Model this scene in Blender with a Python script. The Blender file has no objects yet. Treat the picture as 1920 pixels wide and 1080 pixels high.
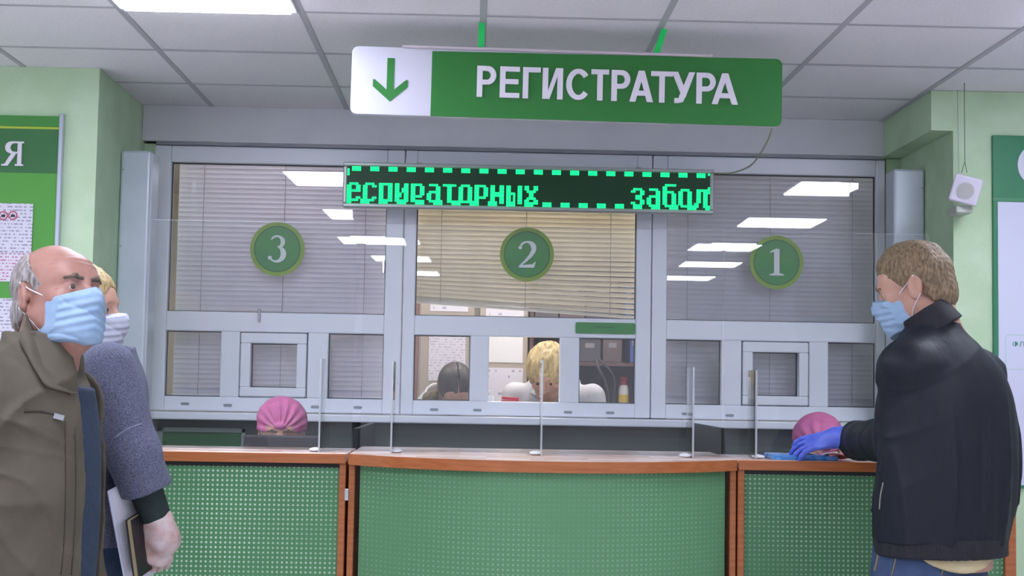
import bpy, bmesh, math, random
import numpy as np
from mathutils import Matrix, Vector

sc = bpy.context.scene
COL = sc.collection
random.seed(7)

# ------------------------------------------------------------------ camera
YAW, PITCH, ROLL, FPX, EYE = math.radians(1.38), math.radians(3.86), math.radians(0.98), 2700.0, 1.4
_f = np.array([math.sin(YAW) * math.cos(PITCH), math.cos(YAW) * math.cos(PITCH), math.sin(PITCH)])
_r0 = np.array([math.cos(YAW), -math.sin(YAW), 0.0])
_u0 = np.cross(_r0, _f)
_r = math.cos(ROLL) * _r0 + math.sin(ROLL) * _u0
_u = -math.sin(ROLL) * _r0 + math.cos(ROLL) * _u0
cam_data = bpy.data.cameras.new('camera')
cam = bpy.data.objects.new('camera', cam_data)
COL.objects.link(cam)
cam.matrix_world = Matrix(((_r[0], _u[0], -_f[0], 0), (_r[1], _u[1], -_f[1], 0), (_r[2], _u[2], -_f[2], EYE), (0, 0, 0, 1)))
cam_data.sensor_width = 36.0
cam_data.lens = FPX / 1920 * 36
cam_data.clip_start = 0.05
cam_data.clip_end = 60
sc.camera = cam

# ------------------------------------------------------------------ world, exposure
world = bpy.data.worlds.new('world')
sc.world = world
world.use_nodes = True
world.node_tree.nodes['Background'].inputs[0].default_value = (0.8, 0.85, 0.9, 1)
world.node_tree.nodes['Background'].inputs[1].default_value = 0.05
sc.view_settings.view_transform = 'Standard'
sc.view_settings.look = 'None'
sc.view_settings.gamma = 1.0
sc.view_settings.use_curve_mapping = False
sc.view_settings.exposure = 0.0
sc.cycles.transparent_max_bounces = 32
sc.cycles.max_bounces = 10
sc.cycles.diffuse_bounces = 5
PANEL_LIGHT = 26.5        # hall ceiling panels
OFFICE_LIGHT = 22.0        # office ceiling panels

CEIL = 2.615
WY = 6.42                 # front of the window frame
K = WY / 6.3
def wx(x): return x * K
def wz(z): return EYE + (z - EYE) * K
def at(px, py, Y):        # the point that stands at depth Y on the sight line of a photo pixel
    d = _f + _r * (px - 960) / FPX - _u * (py - 540) / FPX
    p = d * (Y / d[1])
    return np.array([p[0], Y, p[2] + EYE])

# ------------------------------------------------------------------ materials
def lin(h):
    h = h.lstrip('#')
    o = []
    for i in (0, 2, 4):
        v = int(h[i:i + 2], 16) / 255
        o.append(v / 12.92 if v <= 0.04045 else ((v + 0.055) / 1.055) ** 2.4)
    return (*o, 1.0)

MATS = {}
class NT:
    def __init__(s, m): s.t = m.node_tree; s.n = s.t.nodes; s.l = s.t.links
    def add(s, typ, **kw):
        n = s.n.new(typ)
        for k, v in kw.items():
            if k.startswith('i_'):
                key = k[2:]
                key = int(key) if key.isdigit() else key.replace('_', ' ')
                n.inputs[key].default_value = v
            else: setattr(n, k, v)
        return n
    def link(s, a, b): s.l.new(a, b)

def mat(name, col, rough=0.6, col2=None, nscale=20.0, bump=0.0, bscale=200.0, metal=0.0, spec=0.5, stretch=None, detail=4.0, coat=0.0, trans=0.0, sss=0.0, contrast=(0.35, 0.65), alpha=1.0):
    if name in MATS: return MATS[name]
    m = bpy.data.materials.new(name); m.use_nodes = True
    t = NT(m); b = t.n['Principled BSDF']
    b.inputs['Base Color'].default_value = lin(col)
    b.inputs['Roughness'].default_value = rough
    b.inputs['Metallic'].default_value = metal
    b.inputs['Specular IOR Level'].default_value = spec
    b.inputs['Coat Weight'].default_value = coat
    b.inputs['Transmission Weight'].default_value = trans
    b.inputs['Alpha'].default_value = alpha
    if sss:
        b.inputs['Subsurface Weight'].default_value = sss
        b.inputs['Subsurface Radius'].default_value = (0.012, 0.005, 0.003)
    tc = t.add('ShaderNodeTexCoord'); src = tc.outputs['Object']
    if stretch:
        mp = t.add('ShaderNodeMapping'); mp.inputs['Scale'].default_value = stretch
        t.link(src, mp.inputs['Vector']); src = mp.outputs['Vector']
    if col2:
        nz = t.add('ShaderNodeTexNoise'); nz.inputs['Scale'].default_value = nscale; nz.inputs['Detail'].default_value = detail
        t.link(src, nz.inputs['Vector'])
        rp = t.add('ShaderNodeValToRGB')
        rp.color_ramp.elements[0].position = contrast[0]; rp.color_ramp.elements[1].position = contrast[1]
        rp.color_ramp.elements[0].color = lin(col); rp.color_ramp.elements[1].color = lin(col2)
        t.link(nz.outputs['Fac'], rp.inputs['Fac']); t.link(rp.outputs['Color'], b.inputs['Base Color'])
    if bump:
        nb = t.add('ShaderNodeTexNoise'); nb.inputs['Scale'].default_value = bscale; nb.inputs['Detail'].default_value = 3
        t.link(src, nb.inputs['Vector'])
        bp = t.add('ShaderNodeBump'); bp.inputs['Strength'].default_value = bump; bp.inputs['Distance'].default_value = 0.004
        t.link(nb.outputs['Fac'], bp.inputs['Height']); t.link(bp.outputs['Normal'], b.inputs['Normal'])
    MATS[name] = m
    return m

def emit(name, col, strength):
    if name in MATS: return MATS[name]
    m = bpy.data.materials.new(name); m.use_nodes = True
    b = m.node_tree.nodes['Principled BSDF']
    b.inputs['Base Color'].default_value = lin(col)
    b.inputs['Emission Color'].default_value = lin(col)
    b.inputs['Emission Strength'].default_value = strength
    MATS[name] = m
    return m

def clear(name, tint=(1, 1, 1, 1), ior=1.5, gloss_rough=0.0, haze=0.0):
    if name in MATS: return MATS[name]
    m = bpy.data.materials.new(name); m.use_nodes = True
    t = NT(m)
    for n in list(t.n):
        if n.type != 'OUTPUT_MATERIAL': t.n.remove(n)
    out = [n for n in t.n if n.type == 'OUTPUT_MATERIAL'][0]
    tr = t.add('ShaderNodeBsdfTransparent'); tr.inputs['Color'].default_value = tint
    gl = t.add('ShaderNodeBsdfGlossy'); gl.inputs['Roughness'].default_value = gloss_rough
    fr = t.add('ShaderNodeFresnel'); fr.inputs['IOR'].default_value = ior
    mx = t.add('ShaderNodeMixShader')
    t.link(fr.outputs[0], mx.inputs[0]); t.link(tr.outputs[0], mx.inputs[1]); t.link(gl.outputs[0], mx.inputs[2])
    last = mx
    if haze:
        df = t.add('ShaderNodeBsdfDiffuse'); df.inputs['Color'].default_value = (0.8, 0.83, 0.86, 1)
        m2 = t.add('ShaderNodeMixShader'); m2.inputs[0].default_value = haze
        t.link(mx.outputs[0], m2.inputs[1]); t.link(df.outputs[0], m2.inputs[2]); last = m2
    t.link(last.outputs[0], out.inputs['Surface'])
    MATS[name] = m
    return m

def dotted(name, base, dot, pitch, rad, vary=(0.3, 0.7), nscale=3.0, off=0.0):
    """green hardboard with a square grid of small pale perforations"""
    m = mat(name, base, 0.55, bump=0.08, bscale=120)
    t = NT(m); b = t.n['Principled BSDF']
    tc = t.add('ShaderNodeTexCoord')
    sx = t.add('ShaderNodeSeparateXYZ'); t.link(tc.outputs['Object'], sx.inputs[0])
    def frac(o):
        a = t.add('ShaderNodeMath', operation='MULTIPLY'); a.inputs[1].default_value = 1 / pitch; t.link(o, a.inputs[0])
        c = t.add('ShaderNodeMath', operation='FRACT'); t.link(a.outputs[0], c.inputs[0])
        d = t.add('ShaderNodeMath', operation='SUBTRACT'); d.inputs[1].default_value = 0.5; t.link(c.outputs[0], d.inputs[0])
        e = t.add('ShaderNodeMath', operation='MULTIPLY'); t.link(d.outputs[0], e.inputs[0]); t.link(d.outputs[0], e.inputs[1])
        return e.outputs[0]
    s = t.add('ShaderNodeMath', operation='ADD'); t.link(frac(sx.outputs['X']), s.inputs[0]); t.link(frac(sx.outputs['Z']), s.inputs[1])
    lt = t.add('ShaderNodeMath', operation='LESS_THAN'); lt.inputs[1].default_value = (rad / pitch) ** 2; t.link(s.outputs[0], lt.inputs[0])
    nz = t.add('ShaderNodeTexNoise'); nz.inputs['Scale'].default_value = nscale; t.link(tc.outputs['Object'], nz.inputs['Vector'])
    mr = t.add('ShaderNodeMapRange'); mr.inputs['From Min'].default_value = 0.35; mr.inputs['From Max'].default_value = 0.65
    mr.inputs['To Min'].default_value = vary[0]; mr.inputs['To Max'].default_value = vary[1]; t.link(nz.outputs['Fac'], mr.inputs['Value'])
    mu = t.add('ShaderNodeMath', operation='MULTIPLY'); t.link(lt.outputs[0], mu.inputs[0]); t.link(mr.outputs[0], mu.inputs[1])
    mx = t.add('ShaderNodeMix', data_type='RGBA'); mx.inputs[6].default_value = lin(base); mx.inputs[7].default_value = lin(dot)
    t.link(mu.outputs[0], mx.inputs[0]); t.link(mx.outputs[2], b.inputs['Base Color'])
    return m

def printed(name, paper, ink, line=0.012, word=60.0, amount=0.5, ax='Z'):
    """a sheet with lines of small print"""
    m = mat(name, paper, 0.7)
    t = NT(m); b = t.n['Principled BSDF']
    tc = t.add('ShaderNodeTexCoord'); sx = t.add('ShaderNodeSeparateXYZ'); t.link(tc.outputs['Object'], sx.inputs[0])
    a = t.add('ShaderNodeMath', operation='MULTIPLY'); a.inputs[1].default_value = 1 / line; t.link(sx.outputs['Z'], a.inputs[0])
    fl = t.add('ShaderNodeMath', operation='FLOOR'); t.link(a.outputs[0], fl.inputs[0])
    fr = t.add('ShaderNodeMath', operation='FRACT'); t.link(a.outputs[0], fr.inputs[0])
    l1 = t.add('ShaderNodeMath', operation='LESS_THAN'); l1.inputs[1].default_value = 0.42; t.link(fr.outputs[0], l1.inputs[0])
    cx = t.add('ShaderNodeCombineXYZ'); t.link(sx.outputs['X'], cx.inputs[0]); 
    f2 = t.add('ShaderNodeMath', operation='MULTIPLY'); f2.inputs[1].default_value = 7.31; t.link(fl.outputs[0], f2.inputs[0]); t.link(f2.outputs[0], cx.inputs[1])
    mp = t.add('ShaderNodeMapping'); mp.inputs['Scale'].default_value = (word, 1, 1); t.link(cx.outputs[0], mp.inputs[0])
    nz = t.add('ShaderNodeTexNoise'); nz.inputs['Scale'].default_value = 1.5; nz.inputs['Detail'].default_value = 2; t.link(mp.outputs[0], nz.inputs['Vector'])
    gt = t.add('ShaderNodeMath', operation='GREATER_THAN'); gt.inputs[1].default_value = 1 - amount; t.link(nz.outputs['Fac'], gt.inputs[0])
    mu = t.add('ShaderNodeMath', operation='MULTIPLY'); t.link(l1.outputs[0], mu.inputs[0]); t.link(gt.outputs[0], mu.inputs[1])
    mx = t.add('ShaderNodeMix', data_type='RGBA'); mx.inputs[6].default_value = lin(paper); mx.inputs[7].default_value = lin(ink)
    t.link(mu.outputs[0], mx.inputs[0]); t.link(mx.outputs[2], b.inputs['Base Color'])
    return m

# ------------------------------------------------------------------ object helpers
def tag(o, label=None, cat=None, group=None, kind=None):
    if label: o['label'] = label
    if cat: o['category'] = cat
    if group: o['group'] = group
    if kind: o['kind'] = kind
    return o
def thing(name, loc, label=None, cat=None, group=None, kind=None, rz=0.0):
    o = bpy.data.objects.new(name, None); COL.objects.link(o)
    o.location = loc; o.rotation_euler = (0, 0, rz); o.empty_display_size = 0.1
    return tag(o, label, cat, group, kind)
def base(p):
    v = Vector((0, 0, 0))
    while p is not None:
        v = v + Vector(p.location); p = p.parent
    return v
def obj(name, me, material=None, parent=None, loc=(0, 0, 0), rot=None):
    o = bpy.data.objects.new(name, me); COL.objects.link(o)
    o.location = loc
    if rot: o.rotation_euler = rot
    if parent is not None: o.parent = parent
    if material is not None and not me.materials: me.materials.append(material)
    return o
def mesh_from(bm, smooth=False):
    me = bpy.data.meshes.new('mesh'); bm.to_mesh(me); bm.free()
    if smooth:
        for p in me.polygons: p.use_smooth = True
    return me
_boxes = {}
def box_mesh(sx, sy, sz, bev=0.0, seg=1):
    key = (round(sx, 4), round(sy, 4), round(sz, 4), bev, seg)
    bm = bmesh.new(); bmesh.ops.create_cube(bm, size=1.0)
    bmesh.ops.scale(bm, vec=(sx, sy, sz), verts=bm.verts)
    if bev: bmesh.ops.bevel(bm, geom=list(bm.edges), offset=bev, segments=seg, affect='EDGES', profile=0.5)
    return mesh_from(bm)
def box(name, x0, x1, y0, y1, z0, z1, material, parent=None, bev=0.0, seg=1, me=None, rot=None):
    """an axis-aligned (chamfered) box given in world coordinates, origin at its centre"""
    c = Vector(((x0 + x1) / 2, (y0 + y1) / 2, (z0 + z1) / 2))
    if me is None: me = box_mesh(x1 - x0, y1 - y0, z1 - z0, bev, seg)
    return obj(name, me, material, parent, c - base(parent), rot)
def prism_mesh(pts, depth, holes=None, bev=0.0):
    """outline in X-Z extruded along +Y by depth"""
    bm = bmesh.new()
    vs = [bm.verts.new((p[0], 0, p[1])) for p in pts]
    f = bm.faces.new(vs)
    r = bmesh.ops.extrude_face_region(bm, geom=[f])
    bmesh.ops.translate(bm, vec=(0, depth, 0), verts=[g for g in r['geom'] if isinstance(g, bmesh.types.BMVert)])
    bmesh.ops.recalc_face_normals(bm, faces=bm.faces)
    if bev: bmesh.ops.bevel(bm, geom=list(bm.edges), offset=bev, segments=1, affect='EDGES')
    return mesh_from(bm)
def rrect(x0, x1, z0, z1, r, n=6):
    o = []
    for cx, cz, a0 in ((x1 - r, z1 - r, 0), (x0 + r, z1 - r, 90), (x0 + r, z0 + r, 180), (x1 - r, z0 + r, 270)):
        for i in range(n + 1):
            a = math.radians(a0 + 90 * i / n); o.append((cx + r * math.cos(a), cz + r * math.sin(a)))
    return o
def disc_pts(r, n=48, cx=0, cz=0): return [(cx + r * math.cos(2 * math.pi * i / n), cz + r * math.sin(2 * math.pi * i / n)) for i in range(n)]
def ring_mesh(r0, r1, depth, n=48):
    bm = bmesh.new(); L = []
    for y in (0, depth):
        for r in (r0, r1): L.append([bm.verts.new((r * math.cos(2 * math.pi * i / n), y, r * math.sin(2 * math.pi * i / n))) for i in range(n)])
    for i in range(n):
        j = (i + 1) % n
        for a, b in ((0, 1), (1, 3), (3, 2), (2, 0)): bm.faces.new((L[a][i], L[a][j], L[b][j], L[b][i]))
    bmesh.ops.recalc_face_normals(bm, faces=bm.faces)
    return mesh_from(bm)
def stroke_pts(path, widths):
    """closed outline of a pen stroke of changing width"""
    L, R = [], []
    n = len(path)
    for i in range(n):
        a = path[max(i - 1, 0)]; b = path[min(i + 1, n - 1)]
        dx, dz = b[0] - a[0], b[1] - a[1]; d = math.hypot(dx, dz) or 1
        w = widths[i] / 2
        L.append((path[i][0] - dz / d * w, path[i][1] + dx / d * w)); R.append((path[i][0] + dz / d * w, path[i][1] - dx / d * w))
    return ('strip', L, R)
def multi_prism(outlines, depth):
    bm = bmesh.new()
    flat = []
    for k_, o in enumerate(outlines):
        if o[0] == 'strip':
            L, R = o[1], o[2]
            for i in range(len(L) - 1): flat.append((k_, [L[i], R[i], R[i + 1], L[i + 1]]))
        else: flat.append((k_, o))
    for k_, pts in flat:
        n = len(pts)
        A = [bm.verts.new((p[0], -0.0003 * k_, p[1])) for p in pts]; B = [bm.verts.new((p[0], depth, p[1])) for p in pts]
        bm.faces.new(A); bm.faces.new(B[::-1])
        for i in range(n): bm.faces.new((A[i], B[i], B[(i + 1) % n], A[(i + 1) % n]))
    bmesh.ops.triangulate(bm, faces=[f for f in bm.faces if len(f.verts) > 4])
    bmesh.ops.recalc_face_normals(bm, faces=bm.faces)
    return mesh_from(bm)
def catmull(pts, n=6, cyclic=False):
    P = [np.array(p, float) for p in pts]; o = []
    m = len(P)
    for i in range(m - 1):
        p0, p1, p2, p3 = P[max(i - 1, 0)], P[i], P[i + 1], P[min(i + 2, m - 1)]
        for k in range(n):
            t = k / n
            o.append(0.5 * ((2 * p1) + (-p0 + p2) * t + (2 * p0 - 5 * p1 + 4 * p2 - p3) * t * t + (-p0 + 3 * p1 - 3 * p2 + p3) * t ** 3))
    o.append(P[-1])
    return o
def tube_mesh(path, rad, n=8, rads=None, cap=True):
    P = [Vector(p) for p in path]; bm = bmesh.new(); rings = []
    prev = None
    for i, p in enumerate(P):
        t = (P[min(i + 1, len(P) - 1)] - P[max(i - 1, 0)]).normalized()
        if prev is None:
            a = t.cross(Vector((0, 0, 1)))
            if a.length < 0.1: a = t.cross(Vector((1, 0, 0)))
        else: a = prev - t * prev.dot(t)
        a.normalize(); prev = a; b = t.cross(a)
        r = rads[i] if rads else rad
        rings.append([bm.verts.new(p + (a * math.cos(2 * math.pi * k / n) + b * math.sin(2 * math.pi * k / n)) * r) for k in range(n)])
    for i in range(len(rings) - 1):
        for k in range(n): bm.faces.new((rings[i][k], rings[i][(k + 1) % n], rings[i + 1][(k + 1) % n], rings[i + 1][k]))
    if cap: bm.faces.new(rings[0][::-1]); bm.faces.new(rings[-1])
    bmesh.ops.recalc_face_normals(bm, faces=bm.faces)
    return mesh_from(bm, True)
def tube(name, path, rad, material, parent=None, n=8, rads=None):
    b = base(parent); p0 = Vector(path[0])
    return obj(name, tube_mesh([Vector(p) - p0 for p in path], rad, n, rads), material, parent, p0 - b)
def grid_mesh(fn, nu, nv, closed_u=False, thick=None):
    vs = []; fs = []
    for j in range(nv + 1):
        for i in range(nu + 1): vs.append(fn(i / nu, j / nv))
    for j in range(nv):
        for i in range(nu):
            a = j * (nu + 1) + i; fs.append((a, a + 1, a + nu + 2, a + nu + 1))
    me = bpy.data.meshes.new('mesh'); me.from_pydata([tuple(v) for v in vs], [], fs); me.update()
    for p in me.polygons: p.use_smooth = True
    return me
def text_mesh(s, size, depth, bold=0.0, align='CENTER', xscale=1.0):
    cu = bpy.data.curves.new('text', 'FONT'); cu.body = s; cu.size = size; cu.extrude = depth / 2; cu.offset = bold
    cu.align_x = align; cu.align_y = 'CENTER'; cu.resolution_u = 4
    o = bpy.data.objects.new('text', cu); COL.objects.link(o)
    dg = bpy.context.evaluated_depsgraph_get(); dg.update()
    me = bpy.data.meshes.new_from_object(o.evaluated_get(dg))
    bpy.data.objects.remove(o); bpy.data.curves.remove(cu)
    me.transform(Matrix.Rotation(math.pi / 2, 4, 'X') @ Matrix.Scale(xscale, 4, (1, 0, 0)))
    me.materials.clear()
    return me
def glyph(ch, w, h, t):
    """bold sans capital as overlapping plain shapes, box w x h, stem t"""
    x0, x1, z0, z1 = -w / 2, w / 2, -h / 2, h / 2; b = t * 0.88
    R = lambda a, c, d, e: [(a, d), (c, d), (c, e), (a, e)]
    def bowl(cz, rz, xs):
        n = 12; q = [(xs + (x1 - t / 2 - xs) * math.cos(math.radians(90 - 180 * i / n)), cz + rz * math.sin(math.radians(90 - 180 * i / n))) for i in range(n + 1)]
        return stroke_pts(q, [b + (t - b) * math.sin(math.pi * i / n) for i in range(n + 1)])
    if ch == 'Р':
        xs = x0 + w * .52; zl = z0 + h * .40
        return [R(x0, x0 + t, z0, z1), R(x0 + t * .5, xs, z1 - b, z1), R(x0 + t * .5, xs, zl, zl + b), bowl((z1 + zl) / 2, (z1 - zl - b) / 2, xs)]
    if ch == 'Е': return [R(x0, x0 + t, z0, z1), R(x0, x1, z1 - b, z1), R(x0, x1, z0, z0 + b), R(x0, x1 - w * .06, -b / 2 + h * .02, b / 2 + h * .02)]
    if ch == 'Г': return [R(x0, x0 + t, z0, z1), R(x0, x1, z1 - b, z1)]
    if ch == 'И': return [R(x0, x0 + t, z0, z1), R(x1 - t, x1, z0, z1), [(x0 + t * .5, z0), (x0 + t * 1.3, z0), (x1 - t * .5, z1), (x1 - t * 1.3, z1)]]
    if ch == 'Т': return [R(-t / 2, t / 2, z0, z1), R(x0, x1, z1 - b, z1)]
    if ch == 'С':
        n = 22; q = []
        for i in range(n + 1):
            a = math.radians(38 + 284 * i / n); q.append(((w - t) / 2 * 1.08 * math.cos(a) + w * .035, (h - b) / 2 * math.sin(a)))
        return [stroke_pts(q, [b + (t - b) * abs(math.cos(math.radians(38 + 284 * i / n))) for i in range(n + 1)])]
    if ch == 'А':
        s = t * 1.08
        return [[(x0, z0), (x0 + s, z0), (s * .5, z1), (-s * .5, z1)], [(x1 - s, z0), (x1, z0), (s * .5, z1), (-s * .5, z1)], R(x0 + w * .2, x1 - w * .2, z0 + h * .2, z0 + h * .2 + b)]
    if ch == 'У':
        s = t * 1.08
        return [[(x0, z1), (x0 + s, z1), (s * .62, z0 + h * .3), (-s * .42, z0 + h * .3)], [(x1 - s, z1), (x1, z1), (w * .02 + s * .3, z0 + h * .18), (-s * .75, z0 + h * .18)],
                stroke_pts([(-s * .1, z0 + h * .26), (-w * .1, z0 + h * .09), (-w * .2, z0 + b * .5), (-w * .38, z0 + b * .5)], [s, s * .98, b, b])]
def fit_text(s, width, height, depth, bold=0.0):
    me = text_mesh(s, 1.0, 0.2, bold)
    co = np.array([v.co[:] for v in me.vertices]); lo, hi = co.min(0), co.max(0)
    me.transform(Matrix.Translation(Vector((-(lo[0] + hi[0]) / 2, -(lo[1] + hi[1]) / 2, -(lo[2] + hi[2]) / 2))))
    me.transform(Matrix.Diagonal((width / (hi[0] - lo[0]), depth / (hi[1] - lo[1]), height / (hi[2] - lo[2]), 1)))
    return me
# ------------------------------------------------------------------ shared materials
wall_m = mat('green wall paint', '#c3dbb9', 0.75, '#b6d2ab', 6, bump=0.45, bscale=70)
wall2_m = mat('pale office paint', '#cfcac2', 0.8, '#c6c0b8', 5)
tile_m = mat('mineral ceiling tile', '#efecf2', 0.9, '#e6e3e9', 120, bump=0.3, bscale=260)
tbar_m = mat('grey ceiling runner', '#b4b2bb', 0.5)
pvc_m = mat('white window plastic', '#eef2fb', 0.32, '#e8ecf6', 3)
metal_m = mat('painted grey sheet metal', '#c4cdd6', 0.38, '#bdc7d0', 8, metal=0.15)
glass_m = clear('window glass', (0.97, 0.975, 0.98, 1), 1.5)
acryl_m = clear('clear acrylic sheet', (0.975, 0.985, 0.98, 1), 1.42, 0.0, 0.012)
acryl_edge_m = mat('frosted acrylic edge', '#dfe8ea', 0.25, '#cfdcdd', 10, alpha=0.5)
wood_m = mat('beech edging', '#b06a3c', 0.38, '#a05c30', 6, stretch=(1, 6, 18), bump=0.05, bscale=40)
black_m = mat('black plastic', '#17191c', 0.45)
chrome_m = mat('chrome', '#d8dadb', 0.15, metal=1.0)
paper_m = mat('white paper', '#d9d9e2', 0.7)
dark_m = mat('dark gap', '#2a2d2b', 0.8)

# ------------------------------------------------------------------ ceiling
TX0, TY0, TS = -1.197, 4.689, 0.6
XI = range(-5, 9); YJ = range(-16, 3)
LIGHTS = [(i, j) for i in (-4, 0, 5) for j in (-1, -4, -7, -10, -13) if not (i == -4 and j < -8)]  # far left column added unseen for even light; last row continues the pattern
ceiling = tag(obj('ceiling', box_mesh(9.2, 11.6, 0.04), mat('ceiling void board', '#6f6f70', 0.9), None, (0.2, 0.66, CEIL + 0.07)), kind='structure')
cb = Vector(ceiling.location)
tile_me = box_mesh(TS - 0.02, TS - 0.02, 0.014, 0.002)
tile_last = box_mesh(TS - 0.02, 0.49, 0.014, 0.002)
for i in XI:
    for j in YJ:
        if (i, j) in LIGHTS: continue
        x = TX0 + TS * (i + 0.5); y = TY0 + TS * (j + 0.5)
        if j == 2: obj('tile', tile_last, tile_m, ceiling, Vector((x, y - 0.055, CEIL + 0.008)) - cb)
        else:
            t = obj('tile', tile_me, tile_m, ceiling, Vector((x, y, CEIL + 0.007 + random.uniform(0, 0.002))) - cb)
run_me = box_mesh(0.024, 11.2, 0.012, 0.002); cross_me = box_mesh(9.0, 0.022, 0.010, 0.002)
for i in list(XI) + [9]: obj('runner', run_me, tbar_m, ceiling, Vector((TX0 + TS * i, 0.78, CEIL + 0.004)) - cb)
for j in YJ: obj('cross_tee', cross_me, tbar_m, ceiling, Vector((0.2, TY0 + TS * j, CEIL + 0.004)) - cb)

# lamp panels let into the grid
def diffuser_mat(name, strength, col='#e8ecff'):
    m = emit(name, col, strength)
    t = NT(m); b = t.n['Principled BSDF']
    tc = t.add('ShaderNodeTexCoord'); mp = t.add('ShaderNodeMapping'); mp.inputs['Scale'].default_value = (55, 55, 55)
    t.link(tc.outputs['Object'], mp.inputs[0])
    ck = t.add('ShaderNodeTexChecker'); ck.inputs['Scale'].default_value = 1.0; t.link(mp.outputs[0], ck.inputs['Vector'])
    bp = t.add('ShaderNodeBump'); bp.inputs['Strength'].default_value = 0.3; t.link(ck.outputs['Fac'], bp.inputs['Height']); t.link(bp.outputs[0], b.inputs['Normal'])
    return m
diff_m = diffuser_mat('prismatic diffuser', PANEL_LIGHT)
frame_m = mat('white lamp frame', '#e6e8ea', 0.4)
diff_me = box_mesh(0.545, 0.545, 0.024, 0.004); lf_x = box_mesh(0.58, 0.018, 0.02, 0.002); lf_y = box_mesh(0.018, 0.544, 0.02, 0.002)
def lamp(x, y, z, label, group, dm):
    t = thing('ceiling_light', (x, y, z), label, 'ceiling light', group)
    obj('diffuser', diff_me if dm is diff_m else box_mesh(0.545, 0.545, 0.024), dm, t, (0, 0, -0.008))
    for s in (-1, 1):
        obj('frame', lf_x, frame_m, t, (0, s * 0.281, -0.001)); obj('frame', lf_y, frame_m, t, (s * 0.281, 0, -0.001))
    return t
rows = {-1: 'nearest the windows', -4: 'second from the windows', -7: 'third from the windows', -10: 'fourth from the windows', -13: 'farthest from the windows'}
cols = {-4: 'unseen far left row added for light', 0: 'row left of the sign', 5: 'row right of the sign'}
for i, j in LIGHTS:
    lab = 'bright square ceiling lamp panel at the top edge left of the hanging sign' if (i, j) == (0, -1) else 'square ceiling lamp panel, %s, %s' % (cols[i], rows[j])
    lamp(TX0 + TS * (i + 0.5), TY0 + TS * (j + 0.5), CEIL + 0.002, lab, 'lamp panels in the hall ceiling', diff_m)

# ------------------------------------------------------------------ walls and floor of the hall
def structure(o): o['kind'] = 'structure'; return o
floor_m = mat('pale linoleum', '#dcd8d6', 0.35, '#d3cfcd', 9, spec=0.4)
structure(box('floor', -4.4, 4.8, -5.2, 10.2, -0.05, 0.0, floor_m))
structure(box('wall_left', -4.2, -1.5, 5.63, 6.75, 0, CEIL, wall_m))
structure(box('wall_right', 1.904, 4.6, 5.70, 6.75, 0, CEIL, wall_m))
structure(box('trim_1', 1.815, 1.904, 5.70, 6.50, 2.453, CEIL, wall_m))       # beam overhanging the right reveal
structure(box('wall_far_left', -4.3, -4.2, -4.6, 6.75, 0, CEIL + 0.05, mat('off-white hall paint', '#dcdce0', 0.8)))
structure(box('wall_far_right', 4.6, 4.7, -4.6, 6.75, 0, CEIL + 0.05, mat('off-white hall paint', '#dcdce0', 0.8)))
structure(box('wall_behind', -4.3, 4.7, -4.7, -4.6, 0, CEIL + 0.05, mat('off-white hall paint', '#dcdce0', 0.8)))
fascia_m = mat('grey fascia board', '#d6d8dd', 0.7, '#d0d2d8', 4)
structure(box('trim_2', -1.498, 1.815, 6.37, 6.39, 2.456, CEIL, fascia_m))
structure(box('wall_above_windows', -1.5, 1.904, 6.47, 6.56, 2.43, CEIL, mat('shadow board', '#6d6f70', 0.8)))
under_m = mat('dark grey green cladding', '#4a544f', 0.4, '#3f4a45', 3, stretch=(0.3, 1, 14))
structure(box('wall_below_windows', -1.5, 1.904, 6.45, 6.56, 0, 1.235, under_m))
structure(box('wall_window_side', 1.84, 1.904, 6.42, 6.56, 1.235, 2.45, wall_m))
structure(box('wall_window_side', -1.5, -1.45, 6.42, 6.56, 1.235, 2.45, wall_m))

# ------------------------------------------------------------------ service windows
FD = 0.07   # frame depth
def member(parent, name, x0, x1, z0, z1, y0=WY, y1=WY + FD, bev=0.005):
    return box(name, wx(x0), wx(x1), y0, y1, wz(z0), wz(z1), pvc_m, parent, bev, 2)
def pane(parent, x0, x1, z0, z1, y=WY + 0.034, name='pane'):
    return box(name, wx(x0) - 0.004, wx(x1) + 0.004, y, y + 0.006, wz(z0) - 0.004, wz(z1) + 0.004, glass_m, parent, rot=(0, 0, math.radians(-0.6)))
gasket_m = mat('dark rubber gasket', '#43474b', 0.6)
def gasket(parent, x0, x1, z0, z1):
    a, b, c, d = wx(x0), wx(x1), wz(z0), wz(z1); y = WY + 0.028; w = 0.004
    for q in ((a, b, d - w, d), (a, a + w, c, d), (b - w, b, c, d), (a, b, c, c + w)): box('gasket', q[0], q[1], y, y + 0.012, q[2], q[3], gasket_m, parent)
UZ0, UZ1, LZ0, LZ1 = 1.698, 2.352, 1.328, 1.612
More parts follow.
